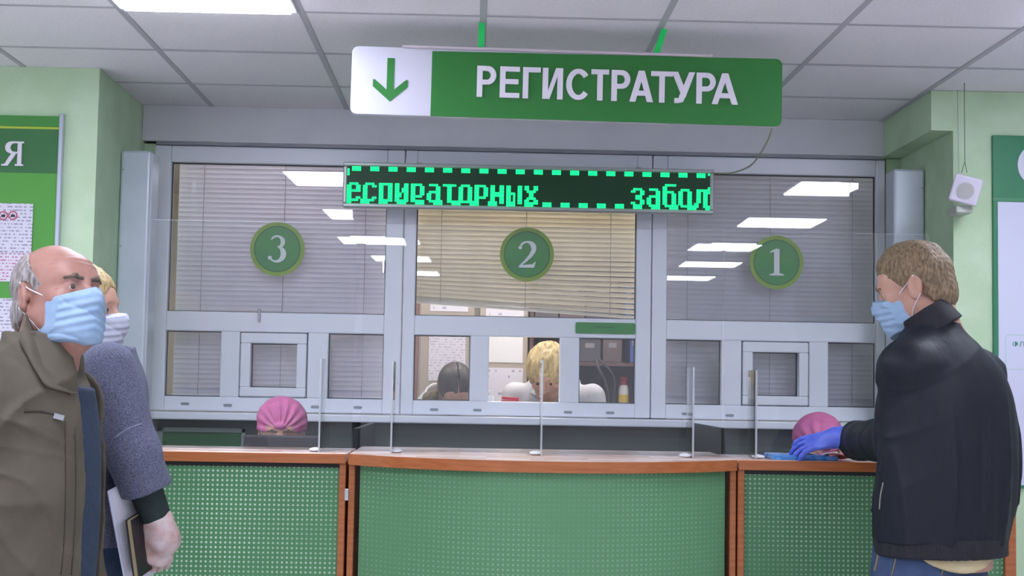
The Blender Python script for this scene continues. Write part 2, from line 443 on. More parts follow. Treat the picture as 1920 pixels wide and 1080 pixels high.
def window(n, xl, xr, upper, lowers, kinds):
    w = thing('window_%d' % n, ((wx(xl) + wx(xr)) / 2, WY, wz(1.27)), kind='structure')
    member(w, 'stile', xl, upper[0], 1.266, 2.425); member(w, 'stile', upper[1], xr, 1.266, 2.425)
    member(w, 'top_rail', upper[0], upper[1], UZ1, 2.425)
    member(w, 'bottom_rail', upper[0], upper[1], 1.266, LZ0)
    member(w, 'transom', upper[0], upper[1], LZ1, UZ0)
    xs = [upper[0]] + [v for l in lowers for v in l] + [upper[1]]
    for k in range(1, len(lowers)): member(w, 'mullion', lowers[k - 1][1], lowers[k][0], LZ0, LZ1)
    pane(w, upper[0], upper[1], UZ0, UZ1); gasket(w, upper[0], upper[1], UZ0, UZ1)
    for (a, b), kd in zip(lowers, kinds):
        if kd == 'glass': pane(w, a, b, LZ0, LZ1); gasket(w, a, b, LZ0, LZ1)
        elif kd == 'hatch':
            ga, gb, gz0, gz1 = a + 0.048, b - 0.046, 1.372, 1.563
            h = thing('hatch', Vector(((wx(a) + wx(b)) / 2, WY - 0.012, wz(LZ0))) - base(w)); h.parent = w
            for nm, q in (('sash_rail', (a + .004, b - .004, gz1, LZ1 - .004)), ('sash_rail', (a + .004, b - .004, LZ0 + .004, gz0)), ('sash_stile', (a + .004, ga, gz0, gz1)), ('sash_stile', (gb, b - .004, gz0, gz1))):
                member(h, nm, *q, y0=WY - 0.012, y1=WY + 0.05)
            pane(h, ga, gb, gz0, gz1); gasket(h, ga, gb, gz0, gz1)
            for q in ((a, b, LZ1 - .006, LZ1), (a, a + .004, LZ0, LZ1), (b - .004, b, LZ0, LZ1)):
                box('seam', wx(q[0]), wx(q[1]), WY + 0.004, WY + 0.02, wz(q[2]), wz(q[3]), gasket_m, w)
    return w
w1 = window(1, -1.425, -0.329, (-1.352, -0.405), [(-1.352, -1.112), (-1.028, -0.734), (-0.645, -0.405)], ['glass', 'hatch', 'glass'])
w2 = window(2, -0.325, 0.764, (-0.272, 0.698), [(-0.272, -0.027), (0.056, 0.367), (0.452, 0.698)], ['glass', 'open', 'glass'])
w3 = window(3, 0.768, 1.80, (0.833, 1.760), [(0.833, 1.075), (1.165, 1.462), (1.548, 1.760)], ['glass', 'hatch', 'glass'])
cap_me = prism_mesh(rrect(-0.019, 0.019, -0.006, 0.006, 0.0058, 4), 0.004)
cap_m = mat('drain cap', '#8d989f', 0.4)
for px, py, w in ((347, 757, w1), (427, 760, w1), (591, 763, w1), (671, 764, w1), (814, 768, w2), (895, 769, w2), (1065, 773, w2), (1144, 774, w2), (1286, 776, w3), (1368, 779, w3)):
    p = at(px, py, WY); obj('drain_cap', cap_me, cap_m if w is not w2 else pvc_m, w, Vector((p[0], WY - 0.0035, p[2])) - base(w))
structure(box('trim_3', wx(-1.425), wx(1.80), WY - 0.075, WY + 0.07, wz(1.229), wz(1.262), pvc_m, None, 0.006, 2))      # outer sill
structure(box('trim_4', wx(-1.425), wx(1.80), WY + 0.012, WY + 0.08, wz(2.43), 2.475, mat('upper frame profile', '#d0d5de', 0.4), None, 0.004))
structure(box('trim_5', wx(-1.425), wx(1.80), WY + 0.09, WY + 0.32, 1.30, 1.322, pvc_m, None, 0.004))                    # inner sill
# small upright chrome bars on the left window
for px, py in ((486, 592), (719, 500)):
    p = at(px, py, WY - 0.01); m = box('chrome_bar', p[0] - 0.006, p[0] + 0.006, WY - 0.016, WY, p[2] - 0.03, p[2] + 0.03, chrome_m, w1, 0.003)

# number discs stuck on the upper panes
lime_m = mat('lime rim', '#86a83a', 0.5); disc_m = mat('green disc', '#4b9440', 0.5, '#3f8a4c', 9); dkg_m = mat('dark green rim line', '#2f7038', 0.5); white_m = mat('white vinyl', '#dfe6e6', 0.5)
def arc(cx, cz, rx, rz, a0, a1, n=14): return [(cx + rx * math.cos(math.radians(a0 + (a1 - a0) * i / n)), cz + rz * math.sin(math.radians(a0 + (a1 - a0) * i / n))) for i in range(n + 1)]
def digit(d):
    if d == 1:
        return [[(-.012, -.052), (.012, -.052), (.012, .06), (.004, .06), (-.012, .048)], stroke_pts([(-.03, .044), (-.018, .05), (.004, .058)], [.004, .010, .012]),
                [(-.032, -.06), (.032, -.06), (.032, -.055), (.012, -.048), (-.012, -.048), (-.032, -.055)]]
    if d == 2:
        p = arc(0.0, .026, .030, .030, 165, -20, 14) + [(.016, -.006), (-.004, -.028), (-.028, -.05)]
        w = [.004, .008, .010, .009, .008, .008, .009, .012, .016, .020, .022, .023, .022, .021, .02, .016, .011, .007]
        return [stroke_pts(p, w[:len(p)]), [(-.036, -.06), (.032, -.06), (.040, -.034), (.034, -.034), (.026, -.044), (-.034, -.050)], disc_pts(.008, 12, -.030, .030)]
    p = arc(-.002, .032, .026, .026, 160, -75, 12); q = arc(-.004, -.022, .032, .034, 80, -150, 16)
    return [stroke_pts(p, [.004, .007, .009, .009, .009, .011, .014, .018, .019, .018, .015, .011, .008][:len(p)]),
            stroke_pts(q, [.006, .009, .013, .018, .022, .024, .024, .023, .021, .018, .015, .012, .01, .009, .008, .007, .008][:len(q)]), disc_pts(.009, 12, -.031, -.04)]
for d, (px, py), lab in ((3, (520, 467), 'round green sign with white number 3 on the left window'), (2, (988, 477), 'round green sign with white number 2 on the middle window'), (1, (1456, 492), 'round green sign with white number 1 on the right window')):
    p = at(px, py, WY + 0.03); y = WY + 0.0325
    t = thing('number_sign', (p[0], y, p[2]), lab, 'sign', 'round number signs on the windows')
    obj('rim', prism_mesh(disc_pts(0.122), 0.003), lime_m, t, (0, -0.0032, 0))
    obj('face', prism_mesh(disc_pts(0.102), 0.002), disc_m, t, (0, -0.0052, 0))
    obj('rim_line', ring_mesh(0.0985, 0.104, 0.002), dkg_m, t, (0, -0.0056, 0))
    g = obj('numeral', multi_prism(digit(d), 0.003), white_m, t, (0.0, -0.0085, 0.0)); g.scale = (1.02, 1, 1.0)

# small green plate on the middle transom
p = at(1079, 604, WY); q = at(1191, 627, WY)
t = thing('name_plate', ((p[0] + q[0]) / 2, WY - 0.0005, (p[2] + q[2]) / 2), 'narrow green name plate on the middle window frame', 'sign')
pw, ph = q[0] - p[0], p[2] - q[2]
obj('plate', prism_mesh(rrect(-pw / 2, pw / 2, -ph / 2, ph / 2, 0.008), 0.005), mat('plate green', '#2f8a3c', 0.45), t, (0, -0.005, 0))
obj('print', prism_mesh(rrect(-0.05, 0.05, -0.003, 0.003, 0.001, 2), 0.001), mat('plate print', '#236b31', 0.5), t, (-0.005, -0.006, 0.004))

# ------------------------------------------------------------------ metal side boxes
for nm, x0, x1, y0, lab in (('left', -1.498, -1.372, 6.0, 'tall grey sheet-metal box on the left reveal of window 3'), ('right', 1.768, 1.902, 6.06, 'tall grey sheet-metal box on the right reveal beside window 1')):
    t = thing('metal_box', ((x0 + x1) / 2, y0 + 0.06, 1.24), lab, 'metal box', 'sheet-metal boxes beside the windows')
    z0, z1 = 1.243, 2.352
    box('cover', x0, x1, y0, y0 + 0.13, z0, z1, metal_m, t, 0.012, 3)
    sx = x0 + 0.012 if nm == 'left' else x1 - 0.012
    for z in (1.32, 1.62, 1.95, 2.27):
        obj('screw', prism_mesh(disc_pts(0.004, 10), 0.003), chrome_m, t, Vector((sx, y0 - 0.003, z)) - base(t))
    ex = x1 - 0.006 if nm == 'left' else x0 + 0.006
    box('edge_strip', ex - 0.004, ex + 0.012 if nm == 'left' else ex + 0.004, y0 + 0.01, y0 + 0.13, z0 + 0.01, z1 - 0.01, mat('bright metal strip', '#c9d3da', 0.25, metal=0.3), t, 0.003)

# ------------------------------------------------------------------ blinds
slat_m = mat('blind slat', '#e2e0ea', 0.45, '#dcdae5', 5)
slat_w = mat('blind slat painted warm-lit', '#f0ead9', 0.45, '#ebe4d2', 5)  # cream tone paints the warm light on the middle blind
cord_m = mat('blind cord', '#8f8b92', 0.7)
def blind(x0, x1, ztop, n, material, label, tilt, droop=0.0, pitch=0.0222):
    y = WY + 0.125
    xc = (x0 + x1) / 2; L = x1 - x0
    t = thing('venetian_blind', (xc, y, ztop), label, 'blind', 'venetian blinds behind the windows')
    obj('head_rail', box_mesh(L, 0.026, 0.026, 0.003), material, t, (0, 0, 0.013))
    me = grid_mesh(lambda u, v: (L * (u - 0.5), 0.026 * (v - 0.5), 0.0035 * (1 - (2 * v - 1) ** 2)), 4, 5)
    me.materials.append(material)
    for k in range(n):
        f = max(0.0, (k - n * 0.6) / (n * 0.4)) ** 1.5
        o = obj('slat', me, material, t, (0, 0, -pitch * (k + 0.7)))
        o.rotation_euler = (math.radians(tilt + random.uniform(-2, 2)), droop * f, 0)
    o = obj('bottom_rail', box_mesh(L, 0.024, 0.014, 0.003), material, t, (0, 0, -pitch * (n + 0.6)))
    o.rotation_euler = (0, droop, 0)
    for fx in (-0.38, 0.0, 0.38):
        tube('cord', [(xc + L * fx, y - 0.0135, ztop), (xc + L * fx, y - 0.0135, ztop - pitch * (n + 0.5) - droop * L * fx)], 0.0012, cord_m, t, 5)
    return t
ZT = wz(2.352) + 0.02
blind(wx(-1.352) + 0.012, wx(-0.405) + 0.015, ZT, 47, slat_m, 'closed pale venetian blind behind the window marked 3', -55)
blind(wx(-0.272) - 0.012, wx(0.698) + 0.015, ZT, 29, slat_w, 'half-raised venetian blind, painted warm-lit, hanging crooked behind the window marked 2', -47, 0.055, 0.0218)
slat_g = mat('blind slat painted less lit', '#cfd0d8', 0.5, '#c8c9d2', 5)  # greyer copy of the pale slats, weaker light painted into the colour
blind(wx(0.833) - 0.012, wx(1.785) + 0.015, ZT, 47, slat_g, 'closed venetian blind, painted less lit, behind the window marked 1', -66)

# ------------------------------------------------------------------ LED display
def led():
    Y = 6.20
    a = at(643, 303, Y); b = at(1338, 318, Y); c = at(643, 387, Y); d = at(1340, 402, Y)
    x0, x1 = (a[0] + c[0]) / 2, (b[0] + d[0]) / 2; z1 = (a[2] + b[2]) / 2; z0 = (c[2] + d[2]) / 2
    t = thing('led_display', ((x0 + x1) / 2, Y, z0), 'long green LED running-text display in a silver frame above window 2', 'display')
    fm = mat('silver display frame', '#aab3b0', 0.35, metal=0.3)
    box('housing', x0 + 0.006, x1 - 0.006, Y + 0.012, Y + 0.10, z0 + 0.006, z1 - 0.006, fm, t, 0.004)
    w = 0.017
    box('frame', x0, x1, Y, Y + 0.05, z1 - w, z1, fm, t, 0.004); box('frame', x0, x1, Y, Y + 0.05, z0, z0 + w, fm, t, 0.004)
    box('frame', x0, x0 + w, Y, Y + 0.05, z0 + w, z1 - w, fm, t, 0.004); box('frame', x1 - w, x1, Y, Y + 0.05, z0 + w, z1 - w, fm, t, 0.004)
    box('screen', x0 + w, x1 - w, Y + 0.008, Y + 0.014, z0 + w, z1 - w, mat('led screen with painted glow', '#0d3a20', 0.5, '#0a4a26', 300), t)  # green base paints the glow of the lit pixels on the screen
    for s in (-1, 1): box('bracket', s * 0.48 + (x0 + x1) / 2 - 0.012, s * 0.48 + (x0 + x1) / 2 + 0.012, Y + 0.05, WY, z1 - 0.01, z1 + 0.012, fm, t, 0.002)
    G = {'е': ['.####.', '##..##', '##..##', '######', '##....', '##....', '##..##', '.####.'], 'с': ['.####.', '##..##', '##....', '##....', '##....', '##....', '##..##', '.####.'],
         'п': ['######', '##..##', '##..##', '##..##', '##..##', '##..##', '##..##', '##..##'], 'и': ['##..##', '##..##', '##.###', '##.###', '###.##', '###.##', '##..##', '##..##'],
         'р': ['#####.', '##..##', '##..##', '##..##', '##..##', '#####.', '##....', '##....'], 'а': ['.####.', '....##', '....##', '.#####', '##..##', '##..##', '##..##', '.#####'],
         'т': ['######', '..##..', '..##..', '..##..', '..##..', '..##..', '..##..', '..##..'], 'о': ['.####.', '##..##', '##..##', '##..##', '##..##', '##..##', '##..##', '.####.'],
         'н': ['##..##', '##..##', '##..##', '######', '######', '##..##', '##..##', '##..##'], 'ы': ['##...##', '##...##', '##...##', '####.##', '##.#.##', '##.#.##', '##.#.##', '####.##'],
         'х': ['##..##', '##..##', '.####.', '..##..', '..##..', '.####.', '##..##', '##..##'], 'з': ['.####.', '##..##', '....##', '..###.', '..###.', '....##', '##..##', '.####.'],
         'б': ['.#####', '##....', '##....', '#####.', '##..##', '##..##', '##..##', '##..##', '##..##', '.####.'], 'л': ['.#####', '.##.##', '.##.##', '.##.##', '.##.##', '.##.##', '##..##', '##..##'], ' ': ['']}
    on = set()
    cx = 0
    for ch, adv in [(c, 7 if c != 'ы' else 8) for c in 'еспираторных'] + [(' ', 40)] + [(c, 7) for c in 'заболе']:
        g = G[ch]; top = 15 - len(g)
        for r, row in enumerate(g):
            for k, v in enumerate(row):
                if v == '#' and cx + k < 160: on.add((cx + k, top + r))
        cx += adv
    for k in range(160):
        if k % 8 in (2, 3, 4, 5): on.update(((k, 0), (k, 1), ((k + 4) % 160, 15), ((k + 4) % 160, 14)))
    for r in range(16):
        if r % 8 in (1, 2, 3): on.add((0, r)); on.add((159, (r + 5) % 16))
    iw, ih = (x1 - x0 - 2 * w) / 160, (z1 - z0 - 2 * w) / 16
    V, Fc = [], []
    cxm = (x0 + x1) / 2
    for (i, j) in sorted(on):
        x = x0 + w + iw * (i + 0.5) - cxm; z = z1 - w - ih * (j + 0.5) - z0; r = 0.0046
        n0 = len(V); q = 0.6
        V += [(x + sx * r, 0.0075, z + sz * r * 1.05) for sx, sz in ((-q, -1), (q, -1), (1, -q), (1, q), (q, 1), (-q, 1), (-1, q), (-1, -q))]
        V += [(x, 0.005, z)]
        Fc += [(n0 + k, n0 + (k + 1) % 8, n0 + 8) for k in range(8)]
    me = bpy.data.meshes.new('mesh'); me.from_pydata(V, [], Fc); me.update()
    o = obj('lit_pixels', me, emit('lit green led', '#0cf97a', 2.1), t); o['kind'] = 'stuff'
    return x1, z1
LEDX1, LEDZ1 = led()

# ------------------------------------------------------------------ hanging sign
def sign():
    Y = 4.76
    a, b = at(660, 85, Y), at(1467, 112, Y); c, d = at(657, 214, Y), at(1465, 237, Y)
    W = (b[0] - a[0] + d[0] - c[0]) / 2; H = (a[2] - c[2] + b[2] - d[2]) / 2
    cx = (a[0] + b[0] + c[0] + d[0]) / 4; cz = (a[2] + b[2] + c[2] + d[2]) / 4
    ang = math.atan2((a[2] - b[2] + c[2] - d[2]) / 2, W)
    t = thing('hanging_sign', (cx, Y, cz), 'long green and white hanging sign reading РЕГИСТРАТУРА with a down arrow', 'sign')
    t.rotation_euler = (0, ang, 0)
    obj('panel', prism_mesh(rrect(-W / 2, W / 2, -H / 2, H / 2, 0.022), 0.03, bev=0.0015), mat('white sign panel', '#c8c9d4', 0.4), t, (0, 0, 0))
    gx = at(809, 150, Y)[0] - cx
    g = [(gx, -H / 2 + .0005)] + [(x, z) for x, z in rrect(gx - 0.2, W / 2 + .0002, -H / 2 - .0002, H / 2 - 0.004, 0.022) if x > gx + 0.01]
    pts = [(gx, H / 2 - 0.010), (gx, -H / 2 - .0002)] + [(W / 2 - .022 + .022 * math.sin(math.radians(v)), -H / 2 + .022 - .0222 * math.cos(math.radians(v))) for v in range(0, 91, 15)] + [(W / 2 - .022 + .022 * math.cos(math.radians(v)), H / 2 - .022 + .0222 * math.sin(math.radians(v))) for v in range(0, 91, 15)]
    obj('green_face', prism_mesh(pts, 0.003), mat('sign green', '#217329', 0.42, '#267a30', 2), t, (0, -0.003, 0))
    ax = at(732, 150, Y)[0] - cx; k = 1.0
    arrow = [(-.012, .085), (.012, .085), (.012, -.022), (.052, .012), (.058, .012), (.058, -.012), (0, -.062), (-.058, -.012), (-.058, .012), (-.052, .012), (-.012, -.022)]
    obj('arrow', prism_mesh([(x + ax, z * 1.0 - 0.008) for x, z in arrow], 0.002), MATS['sign green'], t, (0, -0.002, 0))
    xs = [(894, 'Р'), (937, 'Е'), (980, 'Г'), (1017, 'И'), (1061, 'С'), (1108, 'Т'), (1146, 'Р'), (1180, 'А'), (1220, 'Т'), (1259, 'У'), (1305, 'Р'), (1334, 'А')]
    xe = [930, 974, 1013, 1055, 1104, 1141, 1181, 1224, 1261, 1302, 1341, 1383]
    lm = mat('raised white letters', '#e2dee8', 0.45)
    for (x, ch), e in zip(xs, xe):
        xa, xb = at(x, 165, Y)[0] - cx, at(e, 165, Y)[0] - cx
        h = 0.105
        me = multi_prism(glyph(ch, xb - xa, h, 0.0185), 0.008)
        obj('letter', me, lm, t, ((xa + xb) / 2, -0.011, 0.006))
    xr0, xr1 = at(810, 100, Y)[0] - cx, at(1335, 100, Y)[0] - cx
    box_o = obj('top_rail', box_mesh(xr1 - xr0 + 0.1, 0.012, 0.009, 0.002), mat('pale top rail', '#c9bfc6', 0.4), t, ((xr0 + xr1) / 2 - 0.05, -0.006, H / 2 + 0.002))
    sm = mat('strap with painted LED glow', '#1fe06a', 0.35)  # clear straps, the display's green reflection painted into their colour
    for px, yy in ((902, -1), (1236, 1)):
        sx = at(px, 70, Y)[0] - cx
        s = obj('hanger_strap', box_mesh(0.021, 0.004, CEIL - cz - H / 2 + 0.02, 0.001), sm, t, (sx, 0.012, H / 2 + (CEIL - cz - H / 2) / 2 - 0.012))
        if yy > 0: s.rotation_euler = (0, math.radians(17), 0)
    # lead drooping from the sign to the display
    p0 = at(1449, 236, Y + 0.02); p3 = np.array([LEDX1 + 0.0, 6.25, LEDZ1 - 0.01])
    pts = [p0, at(1440, 262, 5.1), at(1424, 290, 5.5), at(1405, 312, 5.85), at(1372, 324, 6.1), p3]
    o = tube('cable', catmull(pts, 5), 0.0035, mat('tan cable', '#a9a48e', 0.6), None, 6)
    o.name = 'cable'; tag(o, 'thin tan cable drooping from the hanging sign to the LED display', 'cable')
sign()

# ------------------------------------------------------------------ notice boards and loudspeaker
def board_left():
    Y = 5.63; k = 1.02
    a = at(118, 218, Y - 0.02)
    x1, z1 = a[0], a[2]; x0 = x1 - 0.9; z0 = 1.15
    t = thing('notice_board', ((x0 + x1) / 2, Y, z0), 'green notice board with white letter Я and taped papers on the left wall', 'notice board')
    gm = mat('board bright green', '#4f9a3c', 0.45); dm = mat('board dark green', '#2f6d38', 0.45, '#356f3f', 2)
    box('panel', x0, x1 - 0.012, Y - 0.014, Y - 0.001, z0, z1, gm, t)
    box('header', x0, x1 - 0.012, Y - 0.016, Y - 0.013, at(60, 325, Y)[2], at(60, 243, Y)[2], dm, t)
    box('top_band', x0, x1 - 0.012, Y - 0.016, Y - 0.013, at(60, 238, Y)[2], z1, mat('board mid green', '#3f8a3a', 0.45), t)
    box('yellow_line', x0, x1 - 0.012, Y - 0.0162, Y - 0.013, at(60, 243, Y)[2], at(60, 239, Y)[2], mat('board lime line', '#a8bd3a', 0.5), t)
    box('frame', x1 - 0.014, x1 + 0.004, Y - 0.024, Y, z0, z1 + 0.01, mat('brushed aluminium', '#b9c2cc', 0.3, metal=0.6), t, 0.003)
    # serif letter
    p = at(24, 288, Y - 0.02); h = 0.096
    ya = [[(.018, -.048), (.034, -.048), (.034, .048), (.018, .048)], [(.01, -.048), (.042, -.048), (.042, -.041), (.01, -.041)], [(.004, .041), (.042, .041), (.042, .048), (.004, .048)],
          stroke_pts(arc(.006, .024, .026, .0205, 90, 270, 12), [.007, .009, .012, .016, .019, .02, .02, .02, .019, .016, .012, .009, .007]), [(.004, 0), (.02, 0), (.02, .007), (.004, .007)],
          stroke_pts([(.006, .002), (-.01, -.022), (-.022, -.042), (-.034, -.046)], [.016, .016, .014, .004]), [(-.042, -.048), (-.018, -.048), (-.018, -.042), (-.042, -.042)]]
    obj('letter', multi_prism(ya, 0.006), mat('white board letter', '#d8d5dc', 0.5), t, Vector((p[0], Y - 0.022, p[2])) - base(t))
    pm = printed('sheet with dark print', '#d5d3de', '#9a96ac', 0.0135, 60, 0.5); pr = printed('sheet with red print', '#d5d3de', '#c07a92', 0.0125, 60, 0.5)
    b = at(62, 382, Y - 0.02); c = at(62, 475, Y - 0.02); d = at(30, 528, Y - 0.02)
    box('sheet', b[0] - 0.21, b[0], Y - 0.0185, Y - 0.0165, c[2], b[2], pm, t); box('sheet', b[0] - 0.21, b[0] - 0.004, Y - 0.0185, Y - 0.0165, d[2], c[2] - 0.001, pr, t)
    box('sheet', b[0] - 0.24, b[0] - 0.004, Y - 0.0185, Y - 0.0165, 1.36, at(30, 560, Y)[2], pm, t)
    for px in (6, 24):
        q = at(px, 404, Y - 0.02)
        r = obj('red_ring_symbol', ring_mesh(0.013, 0.018, 0.001, 24), mat('red ring', '#b8506a', 0.6), t, Vector((q[0], Y - 0.0195, q[2])) - base(t))
        obj('black_mark', prism_mesh(rrect(-.008, .008, -.006, .004, .002, 2), 0.001), mat('dark print', '#2c2733', 0.6), t, Vector((q[0], Y - 0.0194, q[2])) - base(t))
board_left()
def board_right():
    Y = 5.70
    a = at(1862, 253, Y - 0.02); x0, z1 = a[0], a[2]; x1 = x0 + 1.0; z0 = at(1915, 915, Y)[2]
    t = thing('information_stand', ((x0 + x1) / 2, Y, z0), 'green and white information board on the right wall', 'notice board')
    gm = mat('stand green', '#2f7d58', 0.42, '#37845a', 3)
    box('panel', x0, x1, Y - 0.016, Y - 0.001, z0, z1, gm, t, 0.002)
    zc = at(1862, 378, Y - 0.02)[2]
    box('white_field', x0 + 0.018, x1 - 0.018, Y - 0.019, Y - 0.015, z0 + 0.012, zc, mat('white stand field', '#cfd2e6', 0.35), t, 0.001)
    box('divider', x0, x1, Y - 0.018, Y - 0.015, zc + 0.004, zc + 0.016, mat('stand light green', '#4a8d68', 0.42), t)
    c = at(1948, 310, Y - 0.02)
    obj('white_disc', prism_mesh(disc_pts(0.086), 0.003), mat('stand white', '#d6dae8', 0.4), t, Vector((c[0], Y - 0.02, c[2])) - base(t))
    q = at(1885, 627, Y - 0.02); z2 = at(1885, 693, Y - 0.02)[2]
    lm = mat('pale green outline', '#a9cdbd', 0.4)
    o = rrect(q[0], q[0] + 0.4, z2, q[2], 0.015); n = len(o); inn = rrect(q[0] + .003, q[0] + 0.397, z2 + .003, q[2] - .003, 0.012)
    bm = bmesh.new(); A = [bm.verts.new((v[0], 0, v[1])) for v in o]; B = [bm.verts.new((v[0], 0, v[1])) for v in inn]
    for i in range(n): bm.faces.new((A[i], A[(i + 1) % n], B[(i + 1) % n], B[i]))
    me = mesh_from(bm); obj('outline', me, lm, t, Vector((0, Y - 0.0196, 0)) - base(t))
    p0 = at(1895, 640, Y)
    me = fit_text('ФЛЮ', 0.082, 0.021, 0.001, 0.0); obj('lettering', me, mat('green lettering', '#3f8f74', 0.5), t, Vector((p0[0] + 0.041, Y - 0.0198, at(1895, 645, Y)[2])) - base(t))
    p1 = at(1917, 677, Y); me = fit_text('о', 0.022, 0.018, 0.001, 0.0); obj('lettering', me, MATS['green lettering'], t, Vector((p1[0] + 0.012, Y - 0.0198, p1[2])) - base(t))
board_right()
def speaker():
    Y = 5.55
    c = at(1811, 356, Y)
    t = thing('loudspeaker', (c[0], Y, c[2]), 'small white square loudspeaker hanging askew by a wire', 'loudspeaker')
    rot = (math.radians(8), math.radians(16), math.radians(-18))
    s = 0.108
    b = obj('casing', box_mesh(s, 0.045, s, 0.008, 3), mat('white speaker case', '#d3cedd', 0.45), t, (0, 0, 0), rot)
    R = Matrix.Rotation(rot[2], 3, 'Z') @ Matrix.Rotation(rot[1], 3, 'Y') @ Matrix.Rotation(rot[0], 3, 'X')
    obj('grille', prism_mesh(disc_pts(0.033), 0.003), dotted('speaker grille cloth', '#b7b6b4', '#8f908d', 0.005, 0.0015, (0.6, 0.9)), b, (0, -0.0245, -0.004))
    e = at(1808, 385, Y)
    box('bracket', c[0] - 0.03, c[0] + 0.035, Y + 0.02, 5.70, c[2] - 0.088, c[2] - 0.058, mat('speaker bracket', '#b9c0b4', 0.5), t, 0.004)
    wm = mat('thin dark wire', '#6d7468', 0.6)
    top = at(1808, 172, Y); k = at(1809, 303, Y)
    tube('wire', [(top[0], Y, CEIL), tuple(k)], 0.0016, wm, t, 5)
    for px in (1803, 1813): tube('wire', [tuple(k), tuple(at(px, 324, Y))], 0.0016, wm, t, 5)
    top2 = at(1800, 180, Y + 0.1)
    tube('wire', [(top2[0], 5.68, CEIL), (top2[0] + 0.005, 5.68, c[2])], 0.0014, mat('pale wire', '#a5ad9d', 0.6), t, 5)
speaker()

# ------------------------------------------------------------------ reception counter
CT = 1.18
top_m = mat('beech block worktop', '#d9b7a4', 0.22, spec=0.5)
def parquet(m):
    t = NT(m); b = t.n['Principled BSDF']; tc = t.add('ShaderNodeTexCoord')
    br = t.add('ShaderNodeTexBrick'); br.inputs['Scale'].default_value = 1.0
    br.inputs['Brick Width'].default_value = 0.13; br.inputs['Row Height'].default_value = 0.07; br.inputs['Mortar Size'].default_value = 0.0; br.offset = 0.37
    br.inputs['Color1'].default_value = lin('#ecd3c4'); br.inputs['Color2'].default_value = lin('#cdac98'); br.inputs['Mortar'].default_value = lin('#cdac98')
    t.link(tc.outputs['Object'], br.inputs['Vector']); t.link(br.outputs['Color'], b.inputs['Base Color'])
parquet(top_m)
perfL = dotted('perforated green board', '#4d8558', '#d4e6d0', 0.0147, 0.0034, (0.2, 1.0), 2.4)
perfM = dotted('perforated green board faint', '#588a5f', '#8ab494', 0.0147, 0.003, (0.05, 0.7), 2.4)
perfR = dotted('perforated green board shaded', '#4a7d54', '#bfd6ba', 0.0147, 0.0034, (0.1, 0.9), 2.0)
def straight_section(x0, x1, pm, label, end_post=False):
    Y0 = 4.5
    t = thing('counter_section', ((x0 + x1) / 2, Y0 + 0.18, 0), label, 'counter', 'reception counter sections')
    box('worktop', x0, x1, Y0 + 0.002, 4.86, CT - 0.028, CT, top_m, t, 0.002)
    box('edge_band', x0, x1, Y0 - 0.004, Y0 + 0.002, CT - 0.032, CT - 0.001, wood_m, t, 0.0015)
    box('apron', x0, x1, Y0 + 0.012, Y0 + 0.03, CT - 0.045, CT - 0.028, dark_m, t)
    pw = 0.021
    posts = [(x0, x0 + pw), (x1 - (0.036 if end_post else pw), x1)]
    for a, b in posts: box('post', a, b, Y0 + 0.006, Y0 + 0.05, 0.0, CT - 0.032, wood_m, t, 0.002)
    box('perforated_panel', posts[0][1], posts[1][0], Y0 + 0.018, Y0 + 0.028, 0.08, CT - 0.034, pm, t)
    box('plinth', x0, x1, Y0 + 0.03, Y0 + 0.05, 0.0, 0.08, black_m, t)
    for a in (x0 + 0.0, x1 - 0.02): box('side_panel', a, a + 0.02, Y0 + 0.05, 4.84, 0.0, CT - 0.032, wood_m, t)
    if end_post: box('corner_cap', x1 - 0.04, x1 + 0.008, Y0 - 0.008, Y0 + 0.06, CT - 0.03, CT + 0.006, wood_m, t, 0.004)
    return t
straight_section(-1.50, -0.397, perfL, 'left counter section with dotted green panel beside the woman in the grey coat')
straight_section(0.824, 1.70, perfR, 'right counter section with dotted green panel, the young man leans on it', True)
